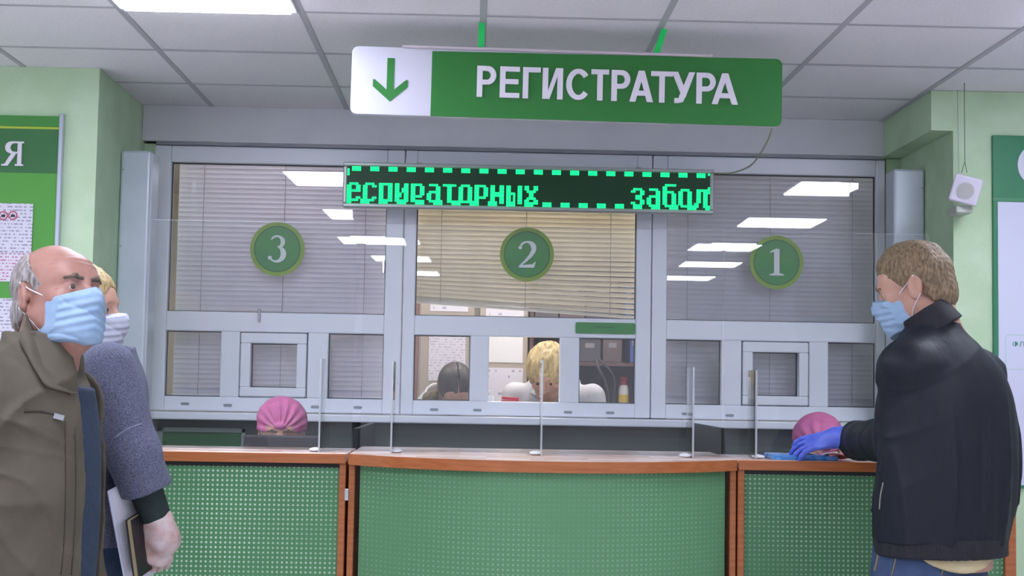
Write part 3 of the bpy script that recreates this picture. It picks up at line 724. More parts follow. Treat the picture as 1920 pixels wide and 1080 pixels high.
def curved_section():
    x0, x1 = -0.388, 0.818; Y0 = 4.5; sag = 0.27
    xc, hw = (x0 + x1) / 2, (x1 - x0) / 2
    R = (hw * hw + sag * sag) / (2 * sag); A = math.asin(hw / R)
    t = thing('counter_section', (xc, Y0 + 0.2, 0), 'middle counter section with bowed front and plain green panel', 'counter', 'reception counter sections')
    def front(s, off=0.0):        # s in -1..1
        a = A * s; return (xc + (R - off) * math.sin(a), Y0 - sag + R - (R - off) * math.cos(a))
    n = 32
    def band(z0, z1, o0, o1, smin=-1, smax=1, name='edge_band', material=wood_m):
        bm = bmesh.new(); rings = []
        for i in range(n + 1):
            s = smin + (smax - smin) * i / n; a = front(s, o0); b = front(s, o1)
            rings.append([bm.verts.new((p[0] - xc, p[1] - Y0 - 0.2, z)) for p, z in ((a, z0), (a, z1), (b, z1), (b, z0))])
        for i in range(n):
            for k in range(4): bm.faces.new((rings[i][k], rings[i][(k + 1) % 4], rings[i + 1][(k + 1) % 4], rings[i + 1][k]))
        bm.faces.new(rings[0]); bm.faces.new(rings[-1][::-1]); bmesh.ops.recalc_face_normals(bm, faces=bm.faces)
        return obj(name, mesh_from(bm), material, t)
    band(CT - 0.034, CT - 0.001, -0.003, 0.003)
    band(0.08, CT - 0.034, 0.022, 0.030, -0.955, 0.955, 'perforated_panel', perfM)
    band(0.0, 0.08, 0.04, 0.06, -0.98, 0.98, 'plinth', black_m)
    bm = bmesh.new(); pts = [front(-1 + 2 * i / n, 0.003) for i in range(n + 1)] + [(x1, 5.02), (x0, 5.02)]
    vs = [bm.verts.new((p[0] - xc, p[1] - Y0 - 0.2, CT - 0.028)) for p in pts]; f = bm.faces.new(vs)
    r = bmesh.ops.extrude_face_region(bm, geom=[f]); bmesh.ops.translate(bm, vec=(0, 0, 0.028), verts=[g for g in r['geom'] if isinstance(g, bmesh.types.BMVert)])
    bmesh.ops.recalc_face_normals(bm, faces=bm.faces); obj('worktop', mesh_from(bm), top_m, t)
    for a, b in ((x0, x0 + 0.02), (x1 - 0.02, x1)):
        box('post', a, b, Y0 + 0.003, Y0 + 0.05, 0.0, CT - 0.034, wood_m, t, 0.002)
        box('side_panel', a, b, Y0 + 0.05, 5.0, 0.0, CT - 0.034, wood_m, t)
curved_section()
p = at(653, 928, 4.49)
box('hinge', -0.399, -0.386, 4.497, 4.505, p[2] - 0.018, p[2] + 0.018, chrome_m, None, 0.001)
tag(bpy.data.objects['hinge'], 'small steel hinge plate between the left and middle counter sections', 'hinge')

# ------------------------------------------------------------------ acrylic screens
foot_m = mat('white silicone foot', '#e4e6ea', 0.3)
SY = 4.70
def screen(xa, xb, fins, label):
    ztop = (at(225, 413, SY)[2] + at(1745, 438, SY)[2]) / 2
    t = thing('acrylic_screen', ((xa + xb) / 2, SY, CT), label, 'screen', 'clear acrylic screens on the counter')
    s = box('sheet', xa, xb, SY, SY + 0.004, CT + 0.002, ztop, acryl_m, t)
    box('top_edge', xa, xb, SY + 0.0005, SY + 0.0035, ztop, ztop + 0.0007, mat('faint sheet edge', '#cfdcdd', 0.3, alpha=0.35), t)
    for x, top, side in fins:
        z1 = at(1000, top, SY)[2]
        f = box('fin', x - 0.002, x + 0.002, SY - 0.14, SY - 0.001, CT + 0.001, z1, acryl_m, t)
        box('fin_edge', x - 0.0028, x + 0.0028, SY - 0.1425, SY - 0.1395, CT + 0.001, z1, acryl_edge_m, t)
        bm = bmesh.new(); bmesh.ops.create_uvsphere(bm, u_segments=14, v_segments=8, radius=1.0); bmesh.ops.scale(bm, vec=(0.020, 0.05, 0.007), verts=bm.verts)
        obj('foot', mesh_from(bm, True), foot_m, t, Vector((x + 0.016 * side, SY - 0.09, CT + 0.006)) - base(t))
    return t
def fx(px): return float(at(px, 760, SY - 0.14)[0])
screen(float(at(268, 800, SY)[0]), float(at(660, 800, SY)[0]), [(fx(600), 680, -1)], 'clear acrylic screen on the left counter section before the left clerk')
screen(float(at(676, 800, SY)[0]), float(at(1352, 800, SY)[0]), [(fx(735), 682, 1), (fx(1016), 676, -1), (fx(1300), 684, -1)], 'wide clear acrylic screen with three fins on the middle counter section')
screen(float(at(1358, 800, SY)[0]), float(at(1742, 800, SY)[0]), [(fx(1418), 688, 1)], 'clear acrylic screen on the right counter section before the right clerk')
# ------------------------------------------------------------------ office behind the windows
structure(box('wall_office_back', -3.0, 3.4, 9.4, 9.5, 0, CEIL + 0.05, wall2_m))
structure(box('wall_office_left', -3.1, -3.0, 6.75, 9.5, 0, CEIL + 0.05, wall2_m))
structure(box('wall_office_right', 3.4, 3.5, 6.75, 9.5, 0, CEIL + 0.05, wall2_m))
structure(box('ceiling_office', -3.1, 3.5, 6.50, 9.5, CEIL, CEIL + 0.05, mat('office ceiling paint', '#c9c6c4', 0.9)))
off_diff = diffuser_mat('office diffuser', OFFICE_LIGHT, '#fff6ec')
for x, lab in ((-1.0, 'left'), (0.3, 'middle'), (1.6, 'right')):
    lamp(x, 7.15, CEIL - 0.016, 'square office ceiling lamp behind the %s window' % lab, 'office ceiling lamps', off_diff)
cab_m = mat('beige cabinet laminate', '#a79c95', 0.5, '#a0958e', 4)
pr_a = printed('typed sheet', '#cfcbdc', '#aaa6bd', 0.014, 30, 0.48); pr_b = printed('typed sheet with few lines', '#d2cfe0', '#a09cb6', 0.03, 14, 0.42)
CY = 7.6
def X(px, y=CY): return float(at(px, 660, y)[0])
def Z(py, y=CY, px=960): return float(at(px, py, y)[2])
def cabinet(x0, x1, label, sheets):
    t = thing('cabinet', ((x0 + x1) / 2, CY + 0.2, 0), label, 'cabinet', 'beige cabinets in the office')
    box('body', x0, x1, CY + 0.02, CY + 0.42, 0.0, 2.2, cab_m, t, 0.003)
    box('door', x0 + 0.004, x1 - 0.004, CY, CY + 0.018, 0.06, 2.19, cab_m, t, 0.003)
    box('handle', x1 - 0.03, x1 - 0.02, CY - 0.02, CY, 1.0, 1.12, chrome_m, t, 0.002)
    for a, b, c, d, m in sheets: box('sheet', X(a), X(b), CY - 0.002, CY - 0.0005, Z(d), Z(c), m, t)
cabinet(X(786), X(889), 'beige cabinet with two taped sheets behind the dark-haired clerk', [(805, 876, 556, 586, pr_b), (804, 873, 612, 716, pr_a)])
cabinet(X(897), X(990), 'beige cabinet with three taped sheets seen through the open hatch', [(910, 981, 562, 600, pr_b), (912, 980, 606, 680, paper_m), (914, 981, 690, 770, pr_b)])
p = box('door_4', X(760), X(783), CY + 0.05, CY + 0.09, 0, 2.1, mat('reddish door edge', '#a0736c', 0.5)); structure(p)
def shelf_unit():
    x0, x1 = X(993), X(1250)
    t = thing('shelf_unit', ((x0 + x1) / 2, CY + 0.2, 0), 'dark wooden shelf unit behind the blonde clerk', 'shelf')
    sm = mat('dark red brown shelf', '#5d4444', 0.5, '#513b3c', 5, stretch=(2, 1, 12)); bk = mat('shelf back', '#4a4347', 0.7)
    box('side', x0, x0 + 0.02, CY, CY + 0.35, 0, 2.1, sm, t); box('side', x1 - 0.02, x1, CY, CY + 0.35, 0, 2.1, sm, t)
    box('back', x0, x1, CY + 0.35, CY + 0.37, 0, 2.1, bk, t)
    zs = [0.1, 0.5, 0.95, 1.30, Z(676), Z(598), 2.09]
    for z in zs: box('shelf_board', x0 + 0.02, x1 - 0.02, CY + 0.005, CY + 0.35, z - 0.02, z, sm, t)
    return zs
zs = shelf_unit()
bm_ = [mat('dark grey file box', '#57525a', 0.6), mat('brown file box', '#5b4d50', 0.6), mat('charcoal file box', '#46434b', 0.6), mat('blue binder', '#3a4f8c', 0.5)]
def filebox(a, b, zb, h, m, label):
    x0, x1 = X(a), X(b)
    t = thing('file_box', ((x0 + x1) / 2, CY + 0.15, zb), label, 'file box', 'file boxes on the office shelf')
    box('body', x0 + .002, x1 - .002, CY + 0.03, CY + 0.3, zb, zb + h, m, t, 0.004)
    box('spine_label', x0 + (x1 - x0) * .3, x0 + (x1 - x0) * .7, CY + 0.028, CY + 0.031, zb + h * .6, zb + h * .8, mat('faded spine label', '#7d7880', 0.6), t)
for k, (a, b) in enumerate(((1001, 1047), (1048, 1097), (1098, 1160))):
    filebox(a, b, zs[5], 0.21, bm_[k], ('grey file box, left of three on the upper shelf below the crooked blind', 'brown file box, middle of three on the upper shelf below the crooked blind', 'charcoal file box, right of three on the upper shelf below the crooked blind')[k])
filebox(1172, 1186, zs[5], 0.2, bm_[3], 'blue binder at the right end of the upper office shelf')
filebox(1085, 1128, zs[4], 0.125, bm_[2], 'charcoal file box seen through the right lower pane, left one')
filebox(1131, 1168, zs[4], 0.13, bm_[1], 'brown file box seen through the right lower pane, right one')
filebox(1182, 1196, zs[4], 0.15, bm_[3], 'blue binder at the right edge of the right lower pane')
def bottle():
    x = X(1173); zb = zs[3]
    t = thing('bottle', (x, CY + 0.08, zb), 'red-capped bottle with yellow and white label on the office shelf', 'bottle')
    def lathe(prof, n=16):
        return grid_mesh(lambda u, v: (lambda q: (q[0] * math.cos(2 * math.pi * u), q[0] * math.sin(2 * math.pi * u), q[1]))(prof[min(int(round(v * (len(prof) - 1))), len(prof) - 1)]), n, len(prof) - 1)
    obj('body', lathe([(0, 0), (.026, 0), (.027, .01), (.027, .09), (.02, .11)]), mat('white bottle', '#c9c7cf', 0.4), t)
    obj('label', lathe([(.0275, .02), (.0275, .06)]), mat('yellow label', '#c3a63c', 0.5), t)
    obj('cap', lathe([(.02, .11), (.02, .155), (0, .155)]), mat('red cap', '#a8283e', 0.4), t)
bottle()
def bag():
    # dark garment hanging in front of the shelf on a strap
    t = thing('hanging_bag', (X(1125), CY - 0.04, 1.2), 'dark bag hanging by its strap in front of the office shelf', 'bag')
    dm = mat('dark bag fabric', '#38343c', 0.7, '#2f2c34', 30)
    q0 = [at(1118, 672, CY - 0.02), at(1122, 690, CY - 0.05), at(1133, 712, CY - 0.05), at(1140, 740, CY - 0.05), at(1138, 790, CY - 0.05)]
    tube('strap', [tuple(v) for v in catmull(q0, 4)], 0.008, dm, t, 6)
    q1 = [at(1121, 672, CY - 0.02), at(1140, 690, CY - 0.05), at(1152, 715, CY - 0.05), at(1150, 760, CY - 0.05), at(1145, 800, CY - 0.05)]
    tube('strap', [tuple(v) for v in catmull(q1, 4)], 0.006, dm, t, 6)
    c = at(1142, 830, CY - 0.05)
    box('pouch', c[0] - 0.1, c[0] + 0.1, CY - 0.09, CY - 0.01, c[2] - 0.2, c[2] + 0.08, dm, t, 0.025, 3)
bag()
def sill_things():
    y = 6.60; zt = 1.322
    p = at(957, 746, y)
    t = thing('stapler', (p[0], y, zt), 'red stapler on the inner sill in the open hatch', 'stapler')
    rm = mat('red plastic', '#b01f3a', 0.3)
    obj('base', box_mesh(0.085, 0.03, 0.008, 0.003), rm, t, (0, 0, 0.004)); o = obj('arm', box_mesh(0.08, 0.026, 0.014, 0.005, 2), rm, t, (0, 0, 0.017)); o.rotation_euler = (0, math.radians(3), 0)
    p = at(921, 740, y)
    t = thing('small_bottle', (p[0], y, zt), 'small white dispenser on the inner sill at the left of the open hatch', 'bottle')
    wm = mat('white dispenser', '#cdd2dc', 0.4)
    obj('body', tube_mesh([(0, 0, 0), (0, 0, .022), (0, 0, .03)], 0.012, 12, [.013, .013, .007]), wm, t); obj('nozzle', tube_mesh([(0, 0, .03), (0, 0, .045), (-.012, 0, .05)], 0.006, 8), wm, t)
sill_things()
# desks and partitions between counter and windows
desk_m = mat('grey desk top', '#8a8683', 0.5)
for x0, x1, lab in ((-1.45, -0.45, 'grey desk behind the left counter section'), (0.88, 1.85, 'grey desk behind the right counter section')):
    t = thing('desk', ((x0 + x1) / 2, 5.05, 0), lab, 'desk', 'desks behind the counter')
    box('desktop', x0, x1, 4.88, 5.28, 0.72, 0.745, desk_m, t, 0.003)
    for a in (x0 + 0.02, x1 - 0.05): box('leg', a, a + 0.03, 4.9, 5.26, 0, 0.72, desk_m, t)
pm = mat('black partition', '#1d211f', 0.5)
for px, lab in ((667, 'thin black partition standing between the left and middle clerk places'), (1357, 'thin black partition standing between the middle and right clerk places')):
    x = float(at(px, 815, 5.4)[0])
    t = thing('partition', (x, 5.8, 0), lab, 'partition', 'partitions between clerk places')
    box('panel', x - 0.009, x + 0.009, 5.4, 6.3, 0.0, float(at(px, 803, 5.4)[2]), pm, t, 0.002)
    box('foot', x - 0.03, x + 0.03, 5.42, 6.28, 0.0, 0.03, pm, t, 0.004)
# framed dark green board under the left window
a = at(296, 806, 6.42); b = at(455, 840, 6.42)
t = thing('framed_board', ((a[0] + b[0]) / 2, 6.44, 0.9), 'dark green framed board on the wall under the left window', 'board')
box('face', a[0], b[0], 6.435, 6.449, 0.8, a[2], mat('dark green board face', '#1f5a2c', 0.4), t)
for q in ((a[0] - .015, a[0] + .02, .8, a[2] + .012), (b[0] - .01, b[0] + .01, .8, a[2] + .012), (a[0] - .015, b[0] + .01, a[2] - .008, a[2] + .012)): box('frame', q[0], q[1], 6.425, 6.45, q[2], q[3], mat('grey board frame', '#7d8a86', 0.4), t, 0.002)
# monitor of the left clerk
a = at(458, 815, 4.98); b = at(598, 815, 4.98)
t = thing('monitor', ((a[0] + b[0]) / 2, 4.98, 0.745), 'dark grey monitor back standing before the left pink-capped clerk', 'monitor')
mm = mat('dark monitor plastic', '#4a464c', 0.45)
box('casing', a[0], b[0], 4.96, 4.99, 0.93, a[2], mm, t, 0.006, 2); box('stand', t.location[0] - 0.03, t.location[0] + 0.03, 4.975, 4.995, 0.75, 0.95, mm, t); box('foot', t.location[0] - 0.1, t.location[0] + 0.1, 4.9, 5.06, 0.745, 0.757, mm, t, 0.003)
# ------------------------------------------------------------------ people: solid modelling on a grid
f32 = np.float32
def V3(*a): return np.array(a, f32)
def smin(a, b, k):
    h = np.clip(0.5 + 0.5 * (b - a) / k, 0, 1); return b + (a - b) * h - k * h * (1 - h)
def smax(a, b, k): return -smin(-a, -b, k)
def cap(P, a, b, ra, rb):
    a = np.asarray(a, f32); b = np.asarray(b, f32); d = b - a
    t = np.clip(((P - a) @ d) / max(float(d @ d), 1e-9), 0, 1)
    q = P - a - t[:, None] * d
    return np.sqrt((q * q).sum(1)) - (ra + (rb - ra) * t)
def ell(P, c, r):
    q = P - np.asarray(c, f32); r = np.asarray(r, f32)
    k0 = np.sqrt(((q / r) ** 2).sum(1)); k1 = np.sqrt(((q / (r * r)) ** 2).sum(1)) + 1e-6
    return k0 * (k0 - 1) / k1
def loft(P, zs, cx, cy, a, b, ex=2.2):
    """solid with elliptic sections stacked along z"""
    z = P[:, 2]
    X_ = (np.abs(P[:, 0] - np.interp(z, zs, cx)) / np.interp(z, zs, a)); Y_ = (np.abs(P[:, 1] - np.interp(z, zs, cy)) / np.interp(z, zs, b))
    rr = (X_ ** ex + Y_ ** ex) ** (1 / ex)
    d = (rr - 1) * np.minimum(np.interp(z, zs, a), np.interp(z, zs, b)) * 0.95
    return np.maximum(d, np.maximum(zs[0] - z, z - zs[-1])).astype(f32)
def smooth_tab(zs, *cols, n=60):
    """cubic-ish resampling of a section table"""
    Z2 = np.linspace(zs[0], zs[-1], n); out = [Z2]
    for c in cols:
        v = np.interp(Z2, zs, c)
        for _ in range(3): v = np.convolve(np.pad(v, 2, mode='edge'), np.ones(5) / 5, 'valid')
        out.append(v)
    return out
_rng = np.random.RandomState(3)
_W = [( _rng.normal(size=(5, 3)).astype(f32), _rng.uniform(0, 6.28, 5)) for _ in range(12)]
def wob(P, f, seed=0):
    D, ph = _W[seed]; o = 0
    for k in range(5): o = o + np.sin(P @ (D[k] / np.linalg.norm(D[k]) * f * (0.7 + 0.2 * k)) + ph[k])
    return o / 5
def sdf_mesh(fn, lo, hi, res, keep_big=True):
    lo = np.asarray(lo, float); hi = np.asarray(hi, float); B = 4
    nb = np.ceil((hi - lo) / (res * B)).astype(int) + 1; n = nb * B
    g = [lo[k] + (np.arange(nb[k]) * B + (B - 1) / 2) * res for k in range(3)]
    C = np.stack(np.meshgrid(*g, indexing='ij'), -1).reshape(-1, 3).astype(f32)
    dc = fn(C).reshape(nb)
    keep = np.abs(dc) < res * B * 1.8
    rep = lambda A: A.repeat(B, 0).repeat(B, 1).repeat(B, 2)
    Fd = rep(dc.astype(f32)); idx = np.nonzero(rep(keep))
    Pp = np.stack(idx, 1).astype(f32) * f32(res) + lo.astype(f32)
    Fd[idx] = fn(Pp)
    ins = Fd < 0
    cnt = np.zeros(tuple(n - 1), np.int8)
    for dx in (0, 1):
        for dy in (0, 1):
            for dz in (0, 1): cnt += ins[dx:n[0] - 1 + dx, dy:n[1] - 1 + dy, dz:n[2] - 1 + dz]
    ac = np.nonzero((cnt > 0) & (cnt < 8)); A = np.stack(ac, 1); m = len(A)
    vid = np.full(tuple(n - 1), -1, np.int32); vid[ac] = np.arange(m)
    acc = np.zeros((m, 3), f32); num = np.zeros(m, f32)
    corners = [(a, b, c) for a in (0, 1) for b in (0, 1) for c in (0, 1)]
    vals = {c: Fd[A[:, 0] + c[0], A[:, 1] + c[1], A[:, 2] + c[2]] for c in corners}
    for c in corners:
        for ax in range(3):
            if c[ax] == 0:
                e = list(c); e[ax] = 1; e = tuple(e); v0, v1 = vals[c], vals[e]
                cr = (v0 < 0) != (v1 < 0); t = np.where(cr, v0 / np.where(v0 == v1, 1, v0 - v1), 0)
                p = np.tile(np.array(c, f32), (m, 1)); p[:, ax] = t
                acc += p * cr[:, None]; num += cr
    V = (A + acc / np.maximum(num, 1)[:, None]) * res + lo
    Q = []
    for ax in range(3):
        o = [k for k in range(3) if k != ax]
        s0 = [slice(None)] * 3; s1 = [slice(None)] * 3; s0[ax] = slice(0, -1); s1[ax] = slice(1, None)
        a = ins[tuple(s0)]; b = ins[tuple(s1)]
        e = np.stack(np.nonzero(a != b), 1); sgn = a[tuple(e.T)]
        ok = (e[:, o[0]] > 0) & (e[:, o[1]] > 0) & (e[:, o[0]] < n[o[0]] - 1) & (e[:, o[1]] < n[o[1]] - 1); e = e[ok]; sgn = sgn[ok]
        def g_(d0, d1):
            q = e.copy(); q[:, o[0]] -= d0; q[:, o[1]] -= d1; return vid[q[:, 0], q[:, 1], q[:, 2]]
        q = np.stack([g_(1, 1), g_(0, 1), g_(0, 0), g_(1, 0)], 1)
        flip = ~sgn if ax != 1 else sgn
        q[flip] = q[flip][:, ::-1]
        Q.append(q)
    Q = np.concatenate(Q); Q = Q[(Q >= 0).all(1)]
    return V, Q
def np_mesh(V, Q):
    me = bpy.data.meshes.new('mesh')
    me.vertices.add(len(V)); me.vertices.foreach_set('co', V.astype(f32).ravel())
    me.loops.add(Q.size); me.loops.foreach_set('vertex_index', Q.astype(np.int32).ravel())
    me.polygons.add(len(Q)); me.polygons.foreach_set('loop_start', np.arange(len(Q), dtype=np.int32) * 4)
    try: me.polygons.foreach_set('loop_total', np.full(len(Q), 4, np.int32))
    except Exception: pass
    me.polygons.foreach_set('use_smooth', np.ones(len(Q), bool))
    me.update(calc_edges=True); me.validate()
    return me
def solid(name, fn, lo, hi, res, material, root, extra=None):
    V, Q = sdf_mesh(fn, lo, hi, res)
    if extra:
        for f2, l2, h2, r2 in extra:
            V2, Q2 = sdf_mesh(f2, l2, h2, r2); Q = np.concatenate([Q, Q2 + len(V)]); V = np.concatenate([V, V2])
    V = V - np.array(base(root))
    return obj(name, np_mesh(V, Q), material, root)
def Rz(a): c, s = math.cos(a), math.sin(a); return np.array([[c, -s, 0], [s, c, 0], [0, 0, 1]])
def Rx(a): c, s = math.cos(a), math.sin(a); return np.array([[1, 0, 0], [0, c, -s], [0, s, c]])
def Ry(a): c, s = math.cos(a), math.sin(a); return np.array([[c, 0, s], [0, 1, 0], [-s, 0, c]])
def face_rot(yaw, down=0, tilt=0): return Rz(math.radians(yaw)) @ Rx(math.radians(down)) @ Ry(math.radians(tilt))

# local head: looks along -Y, person's left is +X, chin at z=-.12, crown at z=+.118
def head_local(q, jowl=0.0, nose=1.0, fem=0.0, neck=True, ears=True):
    d = ell(q, (0, .014, .032), (.0765, .0985, .087))
    d = smin(d, ell(q, (0, -.034, -.038), (.058, .062, .078)), .045)
    d = smin(d, ell(q, (0, -.062, .035), (.055, .034, .045)), .03)
    for s in (-1, 1):
        d = smin(d, cap(q, (s * .050, .0, -.055), (s * .02, -.068, -.1), .021 + jowl * .006, .016 + jowl * .004), .03)
        d = smin(d, ell(q, (s * .041, -.066, -.022), (.021, .018, .016)), .022)
    d = smin(d, cap(q, (-.034, -.0885, .026), (.034, -.0885, .026), .0095, .0095), .018)
    d = smin(d, ell(q, (0, -.083, -.103), (.021, .018, .017)), .02)
    d = smin(d, ell(q, (0, -.086, -.062), (.026, .016, .02)), .02)
    for s in (-1, 1): d = smax(d, -ell(q, (s * .031, -.104, .004), (.019, .0145, .012)), .012)
    for s in (-1, 1):
        lid = np.sqrt(((q - V3(s * .031, -.081, .004)) ** 2).sum(1)) - .0148
        lid = smax(lid, -cap(q, (s * .018, -.099, .0025), (s * .044, -.094, .002), .0064, .0046), .0015)
        d = smin(d, lid, .004)
    d = smin(d, cap(q, (0, -.094, .014), (0, -.1155 - .006 * nose, -.026), .0075, .0115 * nose), .012)
    for s in (-1, 1): d = smin(d, ell(q, (s * .0125, -.103, -.03), (.0085, .011, .0075)), .007)
    d = smax(d, -cap(q, (-.018, -.106, -.0655), (.018, -.106, -.0655), .0025, .0025), .006)
    if ears:
        for s in (-1, 1):
            e = (q - V3(s * .0795, .016, -.006)) @ (Rz(s * .42) @ Rx(-.18)).astype(f32)
            ear = ell(e, (0, 0, 0), (.0085, .021, .034)); ear = smax(ear, -ell(e, (s * .0085, -.003, .003), (.0085, .0135, .0235)), .0025); ear = smin(ear, cap(e, (s * .002, .004, .012), (s * .002, .006, -.010), .0035, .0035), .003)
            ear = smin(ear, ell(e, (-s * .001, -.004, -.027), (.006, .009, .009)), .008)
            ear = smin(ear, ell(e, (-s * .004, -.012, -.004), (.01, .007, .012)), .006)
            d = smin(d, ear, .007)
    if neck: d = smin(d, cap(q, (0, .022, -.06), (0, .040, -.19), .054 - fem * .01, .060 - fem * .01), .025)
    return d
class Head:
    def __init__(s, c, yaw, down=0, tilt=0, k=1.0, **kw): s.c = np.asarray(c, float); s.R = face_rot(yaw, down, tilt); s.k = k; s.kw = kw
    def loc(s, P): return (((P - s.c.astype(f32)) @ s.R.astype(f32)) / f32(s.k)).astype(f32)
    def fn(s, P): return head_local(s.loc(P), **s.kw) * s.k
    def w(s, *q): return s.c + s.R @ (np.array(q) * s.k)
    def box(s, m=.16): return s.c - m * s.k, s.c + m * s.k

def cranium(q, off): return ell(q, (0, .014, .032), (.0765 + off, .0985 + off, .087 + off))
skin_bump = dict(bump=0.15, bscale=350)
def eyes(h, root, iris='#4d5a58', z=0.0):
    em = mat('eye white', '#cfc8c4', 0.25); im = mat('iris ' + iris, iris, 0.2)
    for s in (-1, 1):
        bm = bmesh.new(); bmesh.ops.create_uvsphere(bm, u_segments=16, v_segments=12, radius=.0128 * h.k); me = mesh_from(bm, True)
        o = obj('eye', me, em, root, Vector(h.w(s * .031, -.081, .004)) - base(root))
        bm = bmesh.new(); bmesh.ops.create_uvsphere(bm, u_segments=12, v_segments=8, radius=1.0); bmesh.ops.scale(bm, vec=(.0066 * h.k, .002 * h.k, .0066 * h.k), verts=bm.verts)
        i = obj('iris', mesh_from(bm, True), im, o, Vector(h.R @ np.array([0, -.0122 * h.k, 0])))
        i.rotation_euler = Matrix(h.R.tolist()).to_euler()
def brows(h, root, m):
    def fn(P):
        q = h.loc(P); d = None
        for s in (-1, 1):
            c = cap(q, (s * .012, -.1015, .022), (s * .030, -.1005, .027), .0046, .0056); c = smin(c, cap(q, (s * .030, -.1005, .027), (s * .049, -.088, .022), .0056, .0036), .004)
            d = c if d is None else np.minimum(d, c)
        return (d + .0012 * wob(q, 700, 2)) * h.k
    lo, hi = h.w(0, -.09, .02) - .07, h.w(0, -.09, .02) + .07
    return solid('eyebrows', fn, lo, hi, .0022, m, root)
def facemask(h, root, m, strap_m, drop=0.0, low=-.118, high=.004, puff=.010, lab=None):
    """pleated three-layer mask over nose and chin with two ear loops"""
    def proxy(q):
        d = ell(q, (0, -.032, -.05), (.060, .066, .08)); d = smin(d, ell(q, (0, -.092, -.028), (.022, .034, .04)), .05); d = smin(d, ell(q, (0, -.075, -.095), (.035, .028, .03)), .04)
        return smin(d, head_local(q, neck=False, ears=False, **{k: v for k, v in h.kw.items() if k not in ('neck', 'ears')}), .02)
    def fn(P):
        q = h.loc(P); z = q[:, 2]
        pl = .0016 * np.sin((z + .25 * np.abs(q[:, 0])) * 330) * np.clip(1.2 - np.abs(z + .06) / .05, 0, 1) + .0022 * wob(q, 50, 4) - .003 * (1 - np.abs(np.sin(q[:, 2] * 45 + q[:, 0] * 38 + 2 * wob(q, 20, 9)))) ** 4
        d = proxy(q) - (puff * .8 + .0025 + pl)
        top = high - .32 * np.abs(q[:, 0]) - .0; bot = low + .22 * np.abs(q[:, 0])
        side = np.maximum(np.abs(q[:, 0]) - .064, q[:, 1] + .018 + .55 * (q[:, 2] + .06))
        return (np.maximum(np.maximum(d, side), np.maximum(z - top, bot - z))) * h.k
    lo, hi = h.w(0, -.06, -.06) - .12 * h.k, h.w(0, -.06, -.06) + .12 * h.k
    o = solid('face_mask', fn, lo, hi, .0025, m, root)
    if lab: o['label'] = lab
    for s in (-1, 1):
        for a, b, c in (((s * .062, -.044, -.016), (s * .077, -.010, .004), (s * .083, .022, .026)), ((s * .062, -.022, -.088), (s * .076, -.004, -.060), (s * .082, .026, -.030))):
            tube('strap', [tuple(h.w(*p)) for p in catmull([a, b, c], 4)], .0015 * h.k, strap_m, o, 5) if False else obj('strap', tube_mesh([Vector(h.w(*p)) - base(root) for p in catmull([a, b, c], 4)], .0015 * h.k, 5), strap_m, o)
    return o
def hand_fn(P, w, d, up, curl=(25, 35, 30), spread=.1, right=True, k=1.0, thumb_in=0.3, r=1.0):
    """w wrist, d pointing direction, up = back of the hand"""
    d = np.array(d, float); d /= np.linalg.norm(d); up = np.array(up, float); up -= d * (up @ d); up /= np.linalg.norm(up)
    x = np.cross(d, up) * (-1 if right else 1)      # towards the thumb
    M = np.stack([x, d, up], 1)
    q = (((P - np.asarray(w, f32)) @ M.astype(f32)) / f32(k)).astype(f32)
    D = ell(q, (0, .048, 0), (.041, .052, .0165)); D = smin(D, cap(q, (0, -.03, 0), (0, .02, 0), .027, .026), .02)
    for i, (bx, L) in enumerate(((.029, .072), (.010, .08), (-.010, .075), (-.028, .058))):
        a = np.array([bx, .084 - .004 * abs(i - 1), 0.]); ang = 0.0; sx = spread * (1.5 - i) * .5
        for j, fr in enumerate((.45, .32, .26)):
            ang += math.radians(curl[j] * (1 + .06 * i)); b = a + L * fr * np.array([sx, math.cos(ang), -math.sin(ang)])
            D = smin(D, cap(q, a, b, (.0092 - .0011 * j) * r, (.0085 - .0011 * j) * r), .004); a = b
    a = np.array([.026, .018, -.006]); b = np.array([.052, .050, -.014 - .02 * thumb_in]); c = np.array([.052 - .016 * thumb_in, .082, -.020 - .03 * thumb_in])
    D = smin(D, cap(q, a, b, .0145, .0115), .012); D = smin(D, cap(q, b, c, .0112, .0085), .004)
    return D * k
CAM = np.array([0, 0, EYE])
def hit(fn, px, py, y0=2.0, y1=9.0, off=0.0):
    """first point of a solid on the sight line of a photo pixel"""
    a = at(px, py, y0); d = at(px, py, y1) - a; L = np.linalg.norm(d); d /= L; s = 0.0
    for _ in range(120):
        v = float(fn((a + d * s)[None].astype(f32))[0])
        if v < .0008 or s > L: break
        s += max(v * .6, .0006)
    return a + d * (s - off)
def seam(name, fn, pix, rad, m, root, y0=2.0, y1=9.0, n=4):
    P = [hit(fn, *p, y0=y0, y1=y1) for p in catmull([np.array(p, float) for p in pix], n)]
    return tube(name, [tuple(p) for p in P], rad, m, root, 5)
def rot2(P, c, yaw):
    a = math.radians(yaw); R = Rz(a).astype(f32); return ((P - np.array([c[0], c[1], 0], f32)) @ R).astype(f32)
def w2(c, yaw, q): return np.array([c[0], c[1], 0]) + Rz(math.radians(yaw)) @ np.array(q, float)

